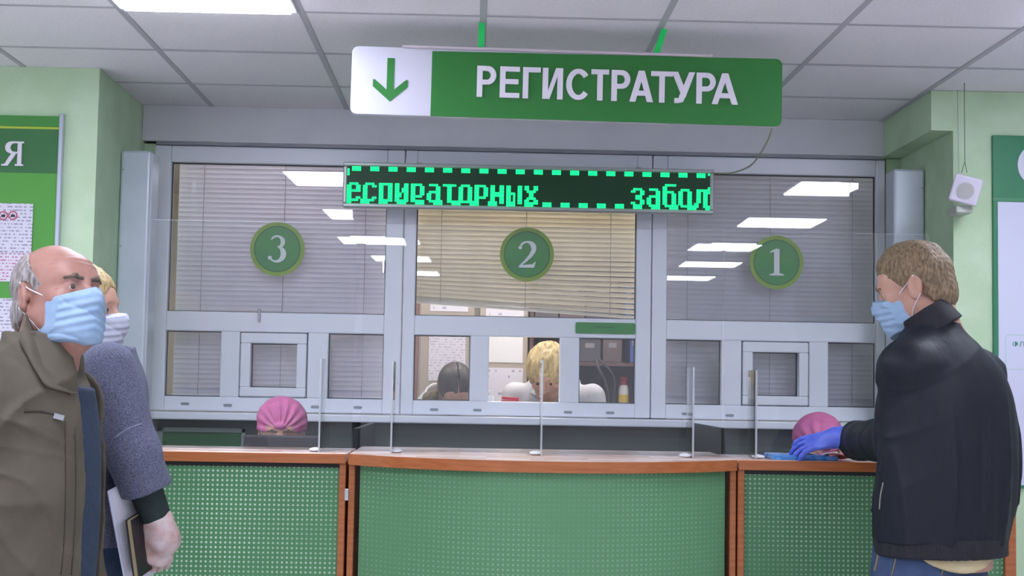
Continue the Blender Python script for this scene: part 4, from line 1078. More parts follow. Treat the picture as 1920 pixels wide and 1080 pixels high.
skin_old = mat('weathered skin', '#a67b6d', 0.5, '#93685a', 14, sss=0.03, **skin_bump)
skin_young = mat('fair skin', '#b98f7c', 0.5, '#ae816e', 14, sss=0.03, **skin_bump)
skin_f = mat('light skin', '#c09682', 0.45, '#b58a76', 14, sss=0.03, **skin_bump)
mask_blue = mat('pale blue mask fabric', '#93adc6', 0.75, '#87a2be', 40, bump=0.1, bscale=300)
mask_white = mat('white mask fabric', '#bcc0cd', 0.7, '#b2b7c5', 40, bump=0.1, bscale=300)
strap_m = mat('white ear loop', '#d9dbe0', 0.6)
khaki_m = mat('khaki cotton', '#595244', 0.8, '#4e483b', 9, bump=0.9, bscale=30)
navy_m = mat('navy nylon', '#151a25', 0.58, '#131721', 12, bump=0.8, bscale=26, spec=0.3, stretch=(1, 1, .4))
rib_m = mat('black rib knit', '#15171f', 0.8, bump=0.5, bscale=240, stretch=(1, 1, 0.05))
jean_m = mat('blue denim', '#34496a', 0.8, '#2b3e5d', 30, bump=0.3, bscale=500)
jean_d = mat('dark denim', '#2c3c55', 0.8, '#26354c', 30, bump=0.3, bscale=500)
tweed_m = mat('blue grey tweed', '#70748a', 0.9, '#444858', 330, bump=0.6, bscale=300, contrast=(0.36, 0.64))
shoe_m = mat('black shoe leather', '#1c1b1c', 0.4)
coat_w = mat('white clinic coat', '#bfc0cb', 0.75, '#b6b7c3', 12, bump=0.15, bscale=60)
stitch_m = mat('tan stitching', '#8c7757', 0.8)

def legs(root, c, yaw, ztop, jm, hip=.15, res=.012):
    Z0 = .09
    def fn(P):
        q = rot2(P, c, yaw)
        d = loft(q, *smooth_tab([ztop - .26, ztop - .15, ztop], [0] * 3, [0.0] * 3, [hip * 1.05, hip * 1.12, hip], [hip * .72, hip * .8, hip * .74]))
        for s in (-1, 1):
            d = smin(d, cap(q, (s * .085, 0, ztop - .2), (s * .095, -.01, .48), .093, .066), .05); d = smin(d, cap(q, (s * .095, -.01, .48), (s * .1, .02, Z0), .066, .055), .03)
        d = d + .004 * wob(P, 30, 1) + .003 * np.sin(P[:, 2] * 60 + 3 * wob(P, 12, 3)) * np.clip(1 - np.abs(P[:, 2] - .45) / .15, 0, 1)
        return np.maximum(d, P[:, 2] - ztop)
    o = solid('jeans', fn, (c[0] - .32, c[1] - .32, Z0 - .06), (c[0] + .32, c[1] + .32, ztop + .02), res, jm, root)
    for s in (-1, 1):
        def sf(P):
            q = rot2(P, c, yaw)
            d = smin(ell(q, (s * .1, -.07, .045), (.046, .125, .048)), ell(q, (s * .1, .03, .06), (.042, .05, .06)), .03)
            return np.maximum(d, .002 - P[:, 2])
        p = w2(c, yaw, (s * .1, -.05, .05))
        solid('shoe', sf, p - .19, p + .19, .008, shoe_m, root)
    return fn

# ================================================================== older man in the khaki jacket
def old_man():
    Y = 3.40
    c = at(36, 900, Y)[:2]; yaw = 76
    root = thing('person', (c[0], c[1], 0), 'balding grey-haired man in a khaki jacket and pale blue mask at the left edge', 'person')
    h = Head(at(106, 557, Y - .02), 55, -9, 4, 1.04, jowl=1.0, nose=1.0)
    nb = w2(c, yaw, (0, -.06, 1.45))
    def body(P):
        q = rot2(P, c, yaw)
        d = loft(q, *smooth_tab([.85, 1.0, 1.22, 1.34, 1.42], [0] * 5, [0, 0, 0, -.02, -.04], [.16, .17, .17, .14, .07], [.12, .13, .12, .09, .06]))
        for s in (-1, 1): d = smin(d, cap(q, (s * .17, -.01, 1.32), (s * .235, .03, 1.12), .05, .045), .03); d = smin(d, cap(q, (s * .24, .03, 1.12), (s * .25, -.03, .9), .043, .032), .02)
        d = smin(d, cap(P, nb, h.w(0, .03, -.10), .062, .060), .04)
        return d
    def headneck(P):
        d = h.fn(P); d = smin(d, cap(P, nb, h.w(0, .03, -.08), .066, .060), .03)
        d = smin(d, cap(P, h.w(0, -.055, -.115), h.w(0, -.01, -.16), .022, .03), .04)      # slack skin under the chin
        q = h.loc(P)
        d = d + .0009 * np.sin(q[:, 2] * 520 + 2 * wob(q, 30, 3)) * np.clip(1 - np.abs(q[:, 2] - .062) / .022, 0, 1) * (q[:, 1] < -.05) + .0009 * wob(q, 130, 5)
        for s_ in (-1, 1):
            d = smax(d, -cap(q, (s_ * .018, -.112, -.008), (s_ * .046, -.088, -.014), .0022, .0015) * h.k, .004)       # bag under the eye
            d = smax(d, -cap(q, (s_ * .050, -.078, .008), (s_ * .064, -.060, .002), .0014, .0008) * h.k, .003); d = smax(d, -cap(q, (s_ * .050, -.078, .003), (s_ * .062, -.062, -.010), .0014, .0008) * h.k, .003)
        d = smax(d, -cap(q, (-.006, -.104, .018), (-.007, -.101, .034), .0014, .001) * h.k, .003)
        return d
    lo, hi = h.box(.19)
    solid('body', headneck, lo - np.array([0, 0, .03]), hi, .0034, skin_old, root, [(body, (c[0] - .34, c[1] - .34, .8), (c[0] + .34, c[1] + .34, 1.56), .014)])
    eyes(h, root, '#4a4438')
    brows(h, root, mat('grey brow hair', '#6d6052', 0.85, '#4e4439', 120))
    hair_m = mat('thin grey hair', '#a39c9a', 0.6, '#655d58', 40, bump=0.8, bscale=70, stretch=(3, 3, .8), detail=6)
    def hair(P):
        q = h.loc(P); st = .0022 * wob(q * V3(1, 1, .35), 420, 7) + .002 * wob(q, 120, 8)
        d = np.minimum(cranium(q, .0055), ell(q, (0, .035, -.03), (.0735, .082, .075))) + st
        fr = np.maximum(-.032 - .75 * np.clip(-q[:, 2] + .02, -1, .03) - q[:, 1], 0 * q[:, 0] - 1)       # hairline at the temple
        region = np.maximum(np.maximum(fr, q[:, 2] - (.092 + .30 * q[:, 1] + .012 * wob(q, 60, 2))), -.088 - q[:, 2])
        region = np.maximum(region, -(q[:, 1] - (-.012 + .9 * np.clip(-.0 - q[:, 2], 0, .1))) * (q[:, 2] < .0) + -1 * (q[:, 2] >= 0))
        earhole = .034 - np.sqrt(((q[:, 1] - .01) / .75) ** 2 + (q[:, 2] + .008) ** 2)
        return np.maximum(np.maximum(d, region), earhole - 1 * (np.abs(q[:, 0]) < .03)) * h.k
    lo, hi = h.box(.145)
    solid('hair', hair, lo, hi, .003, hair_m, root)
    facemask(h, root, mask_blue, strap_m, low=-.126, high=.0, puff=.008, lab='pale blue surgical mask')
    # clothes
    T = smooth_tab([.70, .74, .85, 1.1, 1.28, 1.36, 1.42, 1.465, 1.50], [0] * 9, [0, 0, 0, -.005, -.012, -.022, -.042, -.06, -.068], [.215, .225, .235, .235, .225, .205, .165, .11, .095], [.16, .168, .172, .176, .160, .138, .115, .10, .09])
    sh = (-.185, -.005, 1.345); el = (-.262, .035, 1.13); wr = (-.262, -.03, .87)
    def fold(P):
        rg = 1 - np.abs(np.sin(P[:, 2] * 17 + P[:, 0] * 9 + 3.2 * wob(P, 8, 2)))
        rg2 = 1 - np.abs(np.sin(P[:, 2] * 11 - P[:, 0] * 24 + 3 * wob(P, 11, 6)))
        rg3 = 1 - np.abs(np.sin(P[:, 2] * 34 + P[:, 0] * 22 + 3.5 * wob(P, 15, 5)))
        return .005 * wob(P * V3(1, 1, .6), 22, 0) + .003 * wob(P, 55, 1) - .005 * rg3 ** 4 * np.clip(wob(P, 12, 8) + .4, 0, 1) - .012 * rg ** 3 * np.clip(wob(P, 7, 4) + .55, 0, 1) - .009 * rg2 ** 4 * np.clip(wob(P, 9, 9) + .4, 0, 1)
    def shell(P):
        q = rot2(P, c, yaw); d = loft(q, *T)
        for s in (-1, 1):
            a = V3(-s * sh[0] if s > 0 else sh[0], sh[1], sh[2]) if False else V3(s * .185, sh[1], sh[2])
            d = smin(d, cap(q, a, V3(s * .262, el[1], el[2]), .088, .076), .035); d = smin(d, cap(q, V3(s * .262, el[1], el[2]), V3(s * .262, wr[1], wr[2]), .076, .062), .02)
        return d + fold(P)
    def jacket(P):
        q = rot2(P, c, yaw); d = shell(P)
        wdt = np.interp(q[:, 2], [.7, 1.0, 1.2, 1.38, 1.5], [.035, .03, .028, .055, .075]).astype(f32)
        slot = np.maximum(np.maximum(.010 - wdt * .75 - q[:, 0], q[:, 0] - wdt * 1.2 - .135), q[:, 1] + .02)
        d = smax(d, -slot, .006)
        neckhole = np.sqrt((q[:, 0] / 1.0) ** 2 + ((q[:, 1] + .07) / 1.05) ** 2) - .078
        d = smax(d, -np.maximum(neckhole, 1.425 - .06 + 1.0 * (q[:, 1] + .07) - q[:, 2]), .004)
        return d
    solid('jacket', jacket, (c[0] - .42, c[1] - .42, .66), (c[0] + .42, c[1] + .42, 1.68), .0055, khaki_m, root)
    def shirt(P):
        q = rot2(P, c, yaw); T2 = [T[0], T[1], T[2], T[3] * .9, T[4] * .93]
        d = np.maximum(loft(q, *T2), q[:, 2] - 1.38); d = smin(d, np.maximum(cap(P, nb - [0, 0, .05], h.w(0, .03, -.12), .075, .072), q[:, 2] - (1.415 + 1.0 * (q[:, 1] + .07))), .03)
        return d + .004 * wob(P, 30, 6)
    solid('shirt', shirt, (c[0] - .3, c[1] - .3, .7), (c[0] + .3, c[1] + .3, 1.6), .008, mat('steel blue shirt', '#2c3d54', 0.8, '#25344a', 60, bump=0.3, bscale=400), root)
    sm = mat('khaki seam', '#37322a', 0.8)
    # turned-down collar: a strip from the nape along the neck to the lapel tip, mirrored on the far side
    inner = [hit(lambda P: np.minimum(headneck(P), shirt(P)), *p, off=.012) for p in ((48, 588), (66, 628), (86, 668), (106, 708), (128, 742))]
    outer = [hit(jacket, *p, off=.012) for p in ((38, 640), (54, 672), (70, 700), (92, 726), (146, 738))]
    inner = catmull(inner, 6); outer = catmull(outer, 6); nn = len(inner) - 1
    def flip(p):
        q = Rz(-math.radians(yaw)) @ (np.array(p) - [c[0], c[1], 0]); q[0] = -q[0]; q[1] += .045 * min(1, max(0, (1.52 - q[2]) / .12)); return [c[0], c[1], 0] + Rz(math.radians(yaw)) @ q
    for side in (0, 1):
        def cg(u, v):
            a, b = inner[int(round(u * nn))], outer[int(round(u * nn))]
            p = a + (b - a) * v; n_ = np.array([.25, -.95, .2]); p = p + n_ * (.010 * math.sin(math.pi * v) - .004 * v * v)
            if side: p = flip(p)
            return p - np.array(root.location)
        o = obj('collar', grid_mesh(cg, nn, 8), khaki_m, root); md = o.modifiers.new('thickness', 'SOLIDIFY'); md.thickness = .005; md.offset = 0
    for pix in ([(122, 790), (123, 900), (121, 1000), (114, 1078)], [(140, 800), (142, 900), (139, 1000), (134, 1078)]): seam('front_seam', jacket, pix, .0016, sm, root)
    seam('pocket_seam', jacket, [(46, 772), (75, 771), (105, 778)], .0022, sm, root)
    z = hit(shell, 110, 782, off=.006); zp = box('zip_pull', z[0] - .013, z[0] + .013, z[1] - .004, z[1] + .002, z[2] - .007, z[2] + .007, chrome_m, root, .002)
    zp.rotation_euler = (0, math.radians(15), math.radians(20))
    legs(root, c, yaw, .98, jean_d, .17)
    hs = []
    def hands(P):
        d = None
        for s in (-1, 1):
            wv = w2(c, yaw, (s * .262, -.04, .86)); fw = w2((0, 0), yaw, (0, -.25, -1)); upv = w2((0, 0), yaw, (s, 0, 0))
            k = hand_fn(P, wv, fw, upv, (20, 25, 20), .05, s < 0, 1.0); d = k if d is None else np.minimum(d, k)
        return d
    solid('hands', hands, (c[0] - .36, c[1] - .36, .63), (c[0] + .36, c[1] + .36, .93), .005, skin_old, root)
old_man()

# ================================================================== woman in the tweed coat
def coat_woman():
    Y = 3.98
    c = at(183, 850, Y)[:2]; yaw = 96
    root = thing('person', (c[0], c[1], 0), 'blonde woman in a blue-grey tweed coat and white mask behind the man in khaki', 'person')
    h = Head(at(148, 580, Y + .02), 84, 4, 0, .99, fem=1.0)
    nb = w2(c, yaw, (0, -.0, 1.43))
    sh, el, wr = at(204, 690, Y - .19), at(248, 850, Y - .2), at(297, 985, Y - .16)
    shl = w2(c, yaw, (.18, 0, 1.41)); ell_ = w2(c, yaw, (.20, .03, 1.16)); wrl = w2(c, yaw, (.19, .0, .95))
    def headneck(P): return smin(h.fn(P), cap(P, nb, h.w(0, .03, -.08), .056, .05), .03)
    def body(P):
        q = rot2(P, c, yaw)
        d = loft(q, *smooth_tab([.85, 1.0, 1.2, 1.4, 1.47], [0] * 5, [0] * 5, [.15, .14, .15, .15, .07], [.11, .11, .11, .09, .06]))
        d = smin(d, cap(P, sh, el, .045, .04), .03); d = smin(d, cap(P, el, wr, .036, .028), .02)
        d = smin(d, cap(P, shl, ell_, .045, .04), .03); d = smin(d, cap(P, ell_, wrl, .036, .028), .02)
        return smin(d, cap(P, nb, h.w(0, .03, -.08), .056, .05), .03)
    lo, hi = h.box(.17)
    solid('body', headneck, lo, hi, .0045, skin_f, root, [(body, (c[0] - .34, c[1] - .34, .8), (c[0] + .4, c[1] + .34, 1.5), .014)])
    eyes(h, root)
    hm = mat('blonde hair', '#c2ab78', 0.5, '#8d7850', 40, bump=0.8, bscale=60, stretch=(3, 3, .5))
    def hair(P):
        q = h.loc(P); st = .003 * wob(q * V3(1, 1, .25), 300, 7) + .003 * wob(q, 70, 8)
        d = smin(cranium(q, .017), ell(q, (0, .035, -.04), (.09, .085, .10)), .03) + st
        face = ell(q, (0, -.10, -.03), (.066, .085, .095))
        d = smax(d, -face, .01)
        return np.maximum(d, -.135 - q[:, 2]) * h.k
    lo, hi = h.box(.17); solid('hair', hair, lo, hi, .0045, hm, root)
    facemask(h, root, mask_white, strap_m, low=-.125, high=0, puff=.014, lab='white surgical mask')
    def scarf(P):
        q = rot2(P, (c[0] - .05, c[1]), yaw); e = np.sqrt((q[:, 0] / .075) ** 2 + (q[:, 1] / .075) ** 2)
        d = np.sqrt(((e - 1) * .075) ** 2 + (q[:, 2] - 1.468 - .2 * q[:, 1]) ** 2) - .028
        return d + .006 * wob(P, 90, 3) + .004 * wob(P, 200, 5)
    solid('scarf', scarf, (c[0] - .18, c[1] - .18, 1.38), (c[0] + .18, c[1] + .18, 1.57), .006, mat('cream knitted scarf', '#c9bfa2', 0.9, '#a89c7c', 120, bump=0.6, bscale=200), root)
    T = smooth_tab([.955, .97, 1.1, 1.25, 1.38, 1.45, 1.49], [0] * 7, [0, 0, 0, 0, .0, .0, 0], [.205, .205, .195, .19, .185, .14, .09], [.165, .165, .15, .14, .125, .105, .085])
    def coat_arm(P):
        cu = el + (wr - el) * .52; L = np.linalg.norm(cu - el); ax = (cu - el) / L
        d = cap(P, sh, el, .072, .068); d = smin(d, cap(P, el, el + ax * (L + .12), .070, .068), .02)
        return np.maximum(d, ((P - cu.astype(f32)) @ ax.astype(f32)))
    def coat(P):
        q = rot2(P, c, yaw); d = loft(q, *T)
        d = smin(d, coat_arm(P), .005)
        d = smin(d, cap(P, shl, ell_, .07, .066), .03); d = smin(d, cap(P, ell_, wrl, .064, .055), .02)
        return d + .004 * wob(P * V3(1, 1, .5), 28, 0) + .003 * wob(P, 60, 1) + .003 * np.sin(P[:, 2] * 50 + 5 * wob(P, 12, 2)) * np.clip(1 - np.abs(P[:, 2] - el[2]) / .12, 0, 1)
    solid('coat', coat, (c[0] - .38, c[1] - .36, .9), (c[0] + .38, c[1] + .36, 1.55), .006, tweed_m, root)
    cm = mat('pale cuff seam', '#8b90a8', 0.9, '#6f748c', 150)
    seam('cuff_seam', coat, [(214, 822), (236, 806), (258, 797), (266, 795)], .0025, cm, root)
    def sleeve(P):
        d = cap(P, el, wr + (wr - el) * .02, .052, .037)
        return np.maximum(d + .003 * wob(P, 50, 2), ((P - wr.astype(f32)) @ ((wr - el) / np.linalg.norm(wr - el)).astype(f32)))
    mid = (el + wr) / 2; solid('pullover_sleeve', sleeve, mid - .22, mid + .22, .005, mat('dark green pullover', '#1d2f2e', 0.85, '#182826', 60, bump=0.3, bscale=300), root)
    hd = np.array([.02, .10, -1.0]); hw = wr + hd * .01
    glove_m = mat('clear glove film', '#c9b9b8', 0.3, '#b08d84', 25, spec=0.6)
    def hand(P):
        d = hand_fn(P, hw, hd, (0.55, -.8, .1), (38, 48, 40), .05, True, .98, .9)
        cuff = cap(P, wr - (wr - el) * .02, wr + (wr - el) * .18, .040, .044)
        return smin(d, cuff, .02) - .002 + .0022 * wob(P, 130, 4)
    o = solid('gloved_hand', hand, hw - .13, hw + np.array([.13, .13, .06]), .003, glove_m, root); o['label'] = 'hand in a thin whitish glove'
    legs(root, c, yaw, 1.02, mat('navy denim', '#34465f', 0.8, '#2b3b53', 30, bump=0.3, bscale=500), .155)
    # folder and notebook held in that hand
    g = hw + hd * .075
    t = thing('document_folder', tuple(g), 'white paper folder held against the coat by the woman', 'folder')
    o = obj('cover', box_mesh(.20, .006, .27, .002), mat('white folder card', '#cdcfe0', 0.5), t, (-.055, .012, .075), (math.radians(-4), math.radians(-15), math.radians(68)))
    obj('sheets', box_mesh(.19, .003, .26), paper_m, t, (-.050, .018, .075), (math.radians(-4), math.radians(-15), math.radians(68)))
    t = thing('notebook', tuple(g + [.0, -.012, 0]), 'black notebook with pale page edge in the gloved hand of the woman', 'notebook')
    r = (math.radians(-4), math.radians(-12), math.radians(76))
    Rm = Matrix.Rotation(r[2], 3, 'Z') @ Matrix.Rotation(r[1], 3, 'Y') @ Matrix.Rotation(r[0], 3, 'X')
    bmx = mat('black leatherette', '#17171a', 0.4)
    for s in (-1, 1): obj('cover', box_mesh(.11, .003, .155, .001), bmx, t, Rm @ Vector((-.01, s * .0075, .045)) + Vector((-.03, 0, 0)), r)
    obj('pages', box_mesh(.104, .012, .149), mat('pale page block', '#b9ab86', 0.8), t, Rm @ Vector((-.008, 0, .045)) + Vector((-.03, 0, 0)), r)
coat_woman()

# ================================================================== young man at the counter
def young_man():
    Y = 4.08
    ph = at(1752, 1010, Y); c = (float(at(1768, 850, Y)[0]), Y); yaw = -152
    root = thing('person', (c[0], c[1], 0), 'young man in a navy bomber jacket and jeans leaning on the right counter section', 'person')
    h = Head(at(1718, 540, Y + .05), -122, 17, 0, 1.01)
    nb = w2(c, yaw, (0.0, .0, 1.50)); nb = np.array([at(1743, 600, Y)[0], Y + .0, at(1743, 600, Y)[2]])
    shL, elL, wrL = at(1704, 690, Y - .09), at(1684, 826, Y + .03), at(1606, 824, Y + .36)
    shR, elR, wrR = at(1830, 705, Y + .10), at(1862, 815, Y + .2), at(1720, 860, Y + .46)
    def headneck(P): return smin(h.fn(P), cap(P, nb - [0, 0, .04], h.w(0, .03, -.07), .056, .053), .03)
    def body(P):
        q = rot2(P, c, yaw)
        d = loft(q, *smooth_tab([.9, 1.0, 1.25, 1.43, 1.5], [0] * 5, [0] * 5, [.15, .15, .16, .13, .05], [.11, .11, .11, .09, .05]))
        for a, b, e in ((shL, elL, wrL), (shR, elR, wrR)): d = smin(d, cap(P, a, b, .05, .042), .03); d = smin(d, cap(P, b, e, .04, .03), .02)
        return smin(d, cap(P, nb - [0, 0, .04], h.w(0, .03, -.07), .05, .05), .03)
    lo, hi = h.box(.18)
    solid('body', headneck, lo, hi, .0034, skin_young, root, [(body, (c[0] - .45, c[1] - .36, .85), (c[0] + .36, c[1] + .5, 1.54), .014)])
    eyes(h, root)
    hm = mat('short light brown hair', '#8a7659', 0.6, '#5a4a34', 50, bump=0.9, bscale=80, stretch=(3, 3, 1), detail=6)
    brows(h, root, hm)
    def hair(P):
        q = h.loc(P); up = np.clip((q[:, 2] - .03) / .08, 0, 1)
        st = .002 * wob(q, 420, 7) + (.0015 + .0045 * up) * wob(q * V3(1, .5, .6), 130, 8) + .004 * up * wob(q, 60, 2)
        d = smin(cranium(q, .004), ell(q, (0, .0, .070), (.068, .096, .066)), .02)
        d = smin(d, ell(q, (0, .038, -.025), (.0715, .074, .075)), .02) + st
        # hairline: forehead, temple, in front of the ear, nape
        y, z = q[:, 1], q[:, 2]
        line = np.interp(y, [-.2, -.09, -.07, -.045, -.03, -.012, 0.0, .03, .06, .12], [.072, .062, .048, .036, .010, -.014, -.004, -.034, -.074, -.088]).astype(f32)
        ear = .030 - np.sqrt(((y - .016) / .8) ** 2 + (z + .008) ** 2)
        d = np.maximum(d, (line + .005 * wob(q, 90, 3)) - z)
        return np.maximum(d, ear - 1 * (np.abs(q[:, 0]) < .03)) * h.k
    lo, hi = h.box(.16); solid('hair', hair, lo, hi, .003, hm, root)
    facemask(h, root, mask_blue, strap_m, low=-.125, high=.0, puff=.007, lab='pale blue surgical mask')
    # bomber jacket
    def cxy(px, py, z):
        q = rot2(np.array([[at(px, py, Y)[0], Y, z]], f32), c, yaw)[0]; return float(q[0]), float(q[1])
    zs = [.985, 1.02, 1.1, 1.25, 1.38, 1.475, 1.53, 1.565, 1.60]
    px = [1762, 1764, 1772, 1780, 1776, 1768, 1757, 1751, 1749]
    xx, yy = zip(*[cxy(p, 800, z) for p, z in zip(px, zs)])
    T = smooth_tab(zs, xx, yy, [.200, .208, .216, .215, .210, .190, .138, .095, .06], [.153, .158, .160, .156, .148, .128, .104, .085, .06])
    def folds(P):
        q = rot2(P, c, yaw)
        vert = np.sin(q[:, 0] * 95 + 2.5 * wob(P, 10, 2)) * np.clip(1.25 - np.abs(q[:, 2] - 1.12) / .2, 0, 1)
        rg = 1 - np.abs(np.sin(q[:, 0] * 26 + 2.2 * wob(P * V3(1, 1, .5), 9, 6)))
        rg2 = 1 - np.abs(np.sin(q[:, 2] * 16 + q[:, 0] * 14 + 3 * wob(P, 9, 9)))
        return .002 * vert + .004 * wob(P * V3(1, 1, .45), 24, 0) + .0025 * wob(P * V3(1, 1, .6), 50, 1) - .009 * rg ** 4 * np.clip(1.3 - np.abs(q[:, 2] - 1.13) / .22, 0, 1) - .010 * rg2 ** 4 * np.clip(wob(P, 8, 3) + .35, 0, 1)
    def arms(P):
        d = cap(P, shL, elL, .076, .070); d = smin(d, cap(P, elL, wrL, .068, .056), .03)
        d2 = cap(P, shR, elR, .078, .076); d2 = smin(d2, cap(P, elR, wrR, .07, .055), .02)
        axis = ((wrL - elL) / np.linalg.norm(wrL - elL)).astype(f32); s = (P - elL.astype(f32)) @ axis
        wr_ = .004 * np.sin(s * 70 + 3 * wob(P, 16, 5)) * np.clip(1 - np.abs(s) / .16, 0, 1)
        return np.minimum(d, d2) + wr_
    def jacket(P):
        d = loft(rot2(P, c, yaw), *T); d = smin(d, arms(P), .009 + .05 * np.clip((P[:, 2] - 1.40) / .08, 0, 1)) + folds(P)
        hole = cap(P, nb - [0, 0, .05], h.w(0, .03, -.05), .070, .066)
        return smax(d, -np.maximum(hole, 1.54 - P[:, 2]), .006)
    solid('jacket', jacket, (c[0] - .52, c[1] - .36, .93), (c[0] + .36, c[1] + .56, 1.62), .006, navy_m, root)
    def hem(P):
        q = rot2(P, c, yaw); z = q[:, 2]
        e0 = np.interp(.99, T[0], T[1]), np.interp(.99, T[0], T[2])
        e = np.sqrt(((q[:, 0] - e0[0]) / .206) ** 2 + ((q[:, 1] - e0[1]) / .160) ** 2)
        d = (e - 1) * .15; d = np.maximum(d, -(d + .03)); sl = .02 * q[:, 0]
        return np.maximum(d, np.maximum(z - 1.0, .945 - z)) + .001 * np.sin(np.arctan2(q[:, 1], q[:, 0]) * 150)
    solid('waist_rib', hem, (c[0] - .3, c[1] - .3, .92), (c[0] + .3, c[1] + .3, 1.02), .0052, rib_m, root)
    def collar(P):
        ax = np.array([-.62, .18, 1.0]); ax /= np.linalg.norm(ax)
        q = P - nb.astype(f32); s = q @ ax.astype(f32); r = np.sqrt(np.maximum((q * q).sum(1) - s * s, 0))
        rad = .060 + .012 * np.clip(.04 - s, 0, .08) / .06
        return np.maximum(np.abs(r - rad) - .007, np.maximum(s - .034, -.04 - s)) + .0015 * wob(P, 60, 3)
    solid('collar_rib', collar, nb - .14, nb + .14, .0045, rib_m, root)
    def cuff(P):
        a = (wrL - elL) / np.linalg.norm(wrL - elL); return cap(P, wrL + a * .035, wrL + a * .06, .043, .040) + .001 * wob(P, 200, 2)
    solid('cuff_rib', cuff, wrL - .13, wrL + .13, .0045, rib_m, root)
    gm = mat('blue nitrile glove', '#5a6fd6', 0.4, '#4a5ec6', 30, bump=0.15, bscale=120)
    hw = wrL + np.array([-.052, .04, .004]); dr = at(1500, 834, Y + .44) - hw
    def glove(P):
        d = hand_fn(P, hw, dr, (.0, -.6, .8), (12, 18, 16), .26, False, 1.0, .5, 1.0)
        return smin(d, cap(P, wrL, hw, .036, .031), .015) + .0012 * wob(P, 120, 4)
    o = solid('glove', glove, hw - .19, hw + .19, .0028, gm, root); o['label'] = 'blue nitrile glove on the left hand'
    hr = wrR + np.array([-.04, .04, -.02])
    def glove2(P): return smin(hand_fn(P, hr, (-.6, .7, -.25), (.1, -.2, 1), (20, 25, 20), .1, True), cap(P, wrR, hr, .036, .031), .015)
    solid('glove', glove2, hr - .19, hr + .19, .005, gm, root)
    def tee(P):
        q = rot2(P, c, yaw); e0 = np.interp(.99, T[0], T[1]), np.interp(.99, T[0], T[2])
        hem_z = .95 - .042 * np.clip(1 - ((q[:, 0] - .05) / .125) ** 2, 0, 1) * (q[:, 1] > 0)
        e = np.sqrt(((q[:, 0] - e0[0]) / .180) ** 2 + ((q[:, 1] - e0[1]) / .142) ** 2)
        return np.maximum((e - 1) * .13, np.maximum(hem_z - q[:, 2], q[:, 2] - 1.3)) + .002 * wob(P, 60, 3)
    solid('t_shirt', tee, (c[0] - .26, c[1] - .26, .88), (c[0] + .26, c[1] + .26, 1.32), .006, mat('cream t-shirt', '#c3b48e', 0.8, '#b8a880', 20), root)
    lc = (float(at(1742, 1060, Y)[0]), Y + .0)
    jf = legs(root, lc, yaw, .975, jean_m, .165, .010)
    seam('side_seam', jf, [(1684, 1012), (1680, 1045), (1672, 1079)], .0018, stitch_m, root)
    seam('back_seam', jf, [(1780, 1030), (1772, 1055), (1765, 1079)], .0018, stitch_m, root)
    seam('belt_loop', jf, [(1650, 1020), (1648, 1035), (1640, 1070)], .003, stitch_m, root)
    seam('pocket_zip', jacket, [(1656, 905), (1651, 930), (1649, 955)], .0022, mat('grey zip', '#8f8b82', 0.4), root)
    return h
young_man()

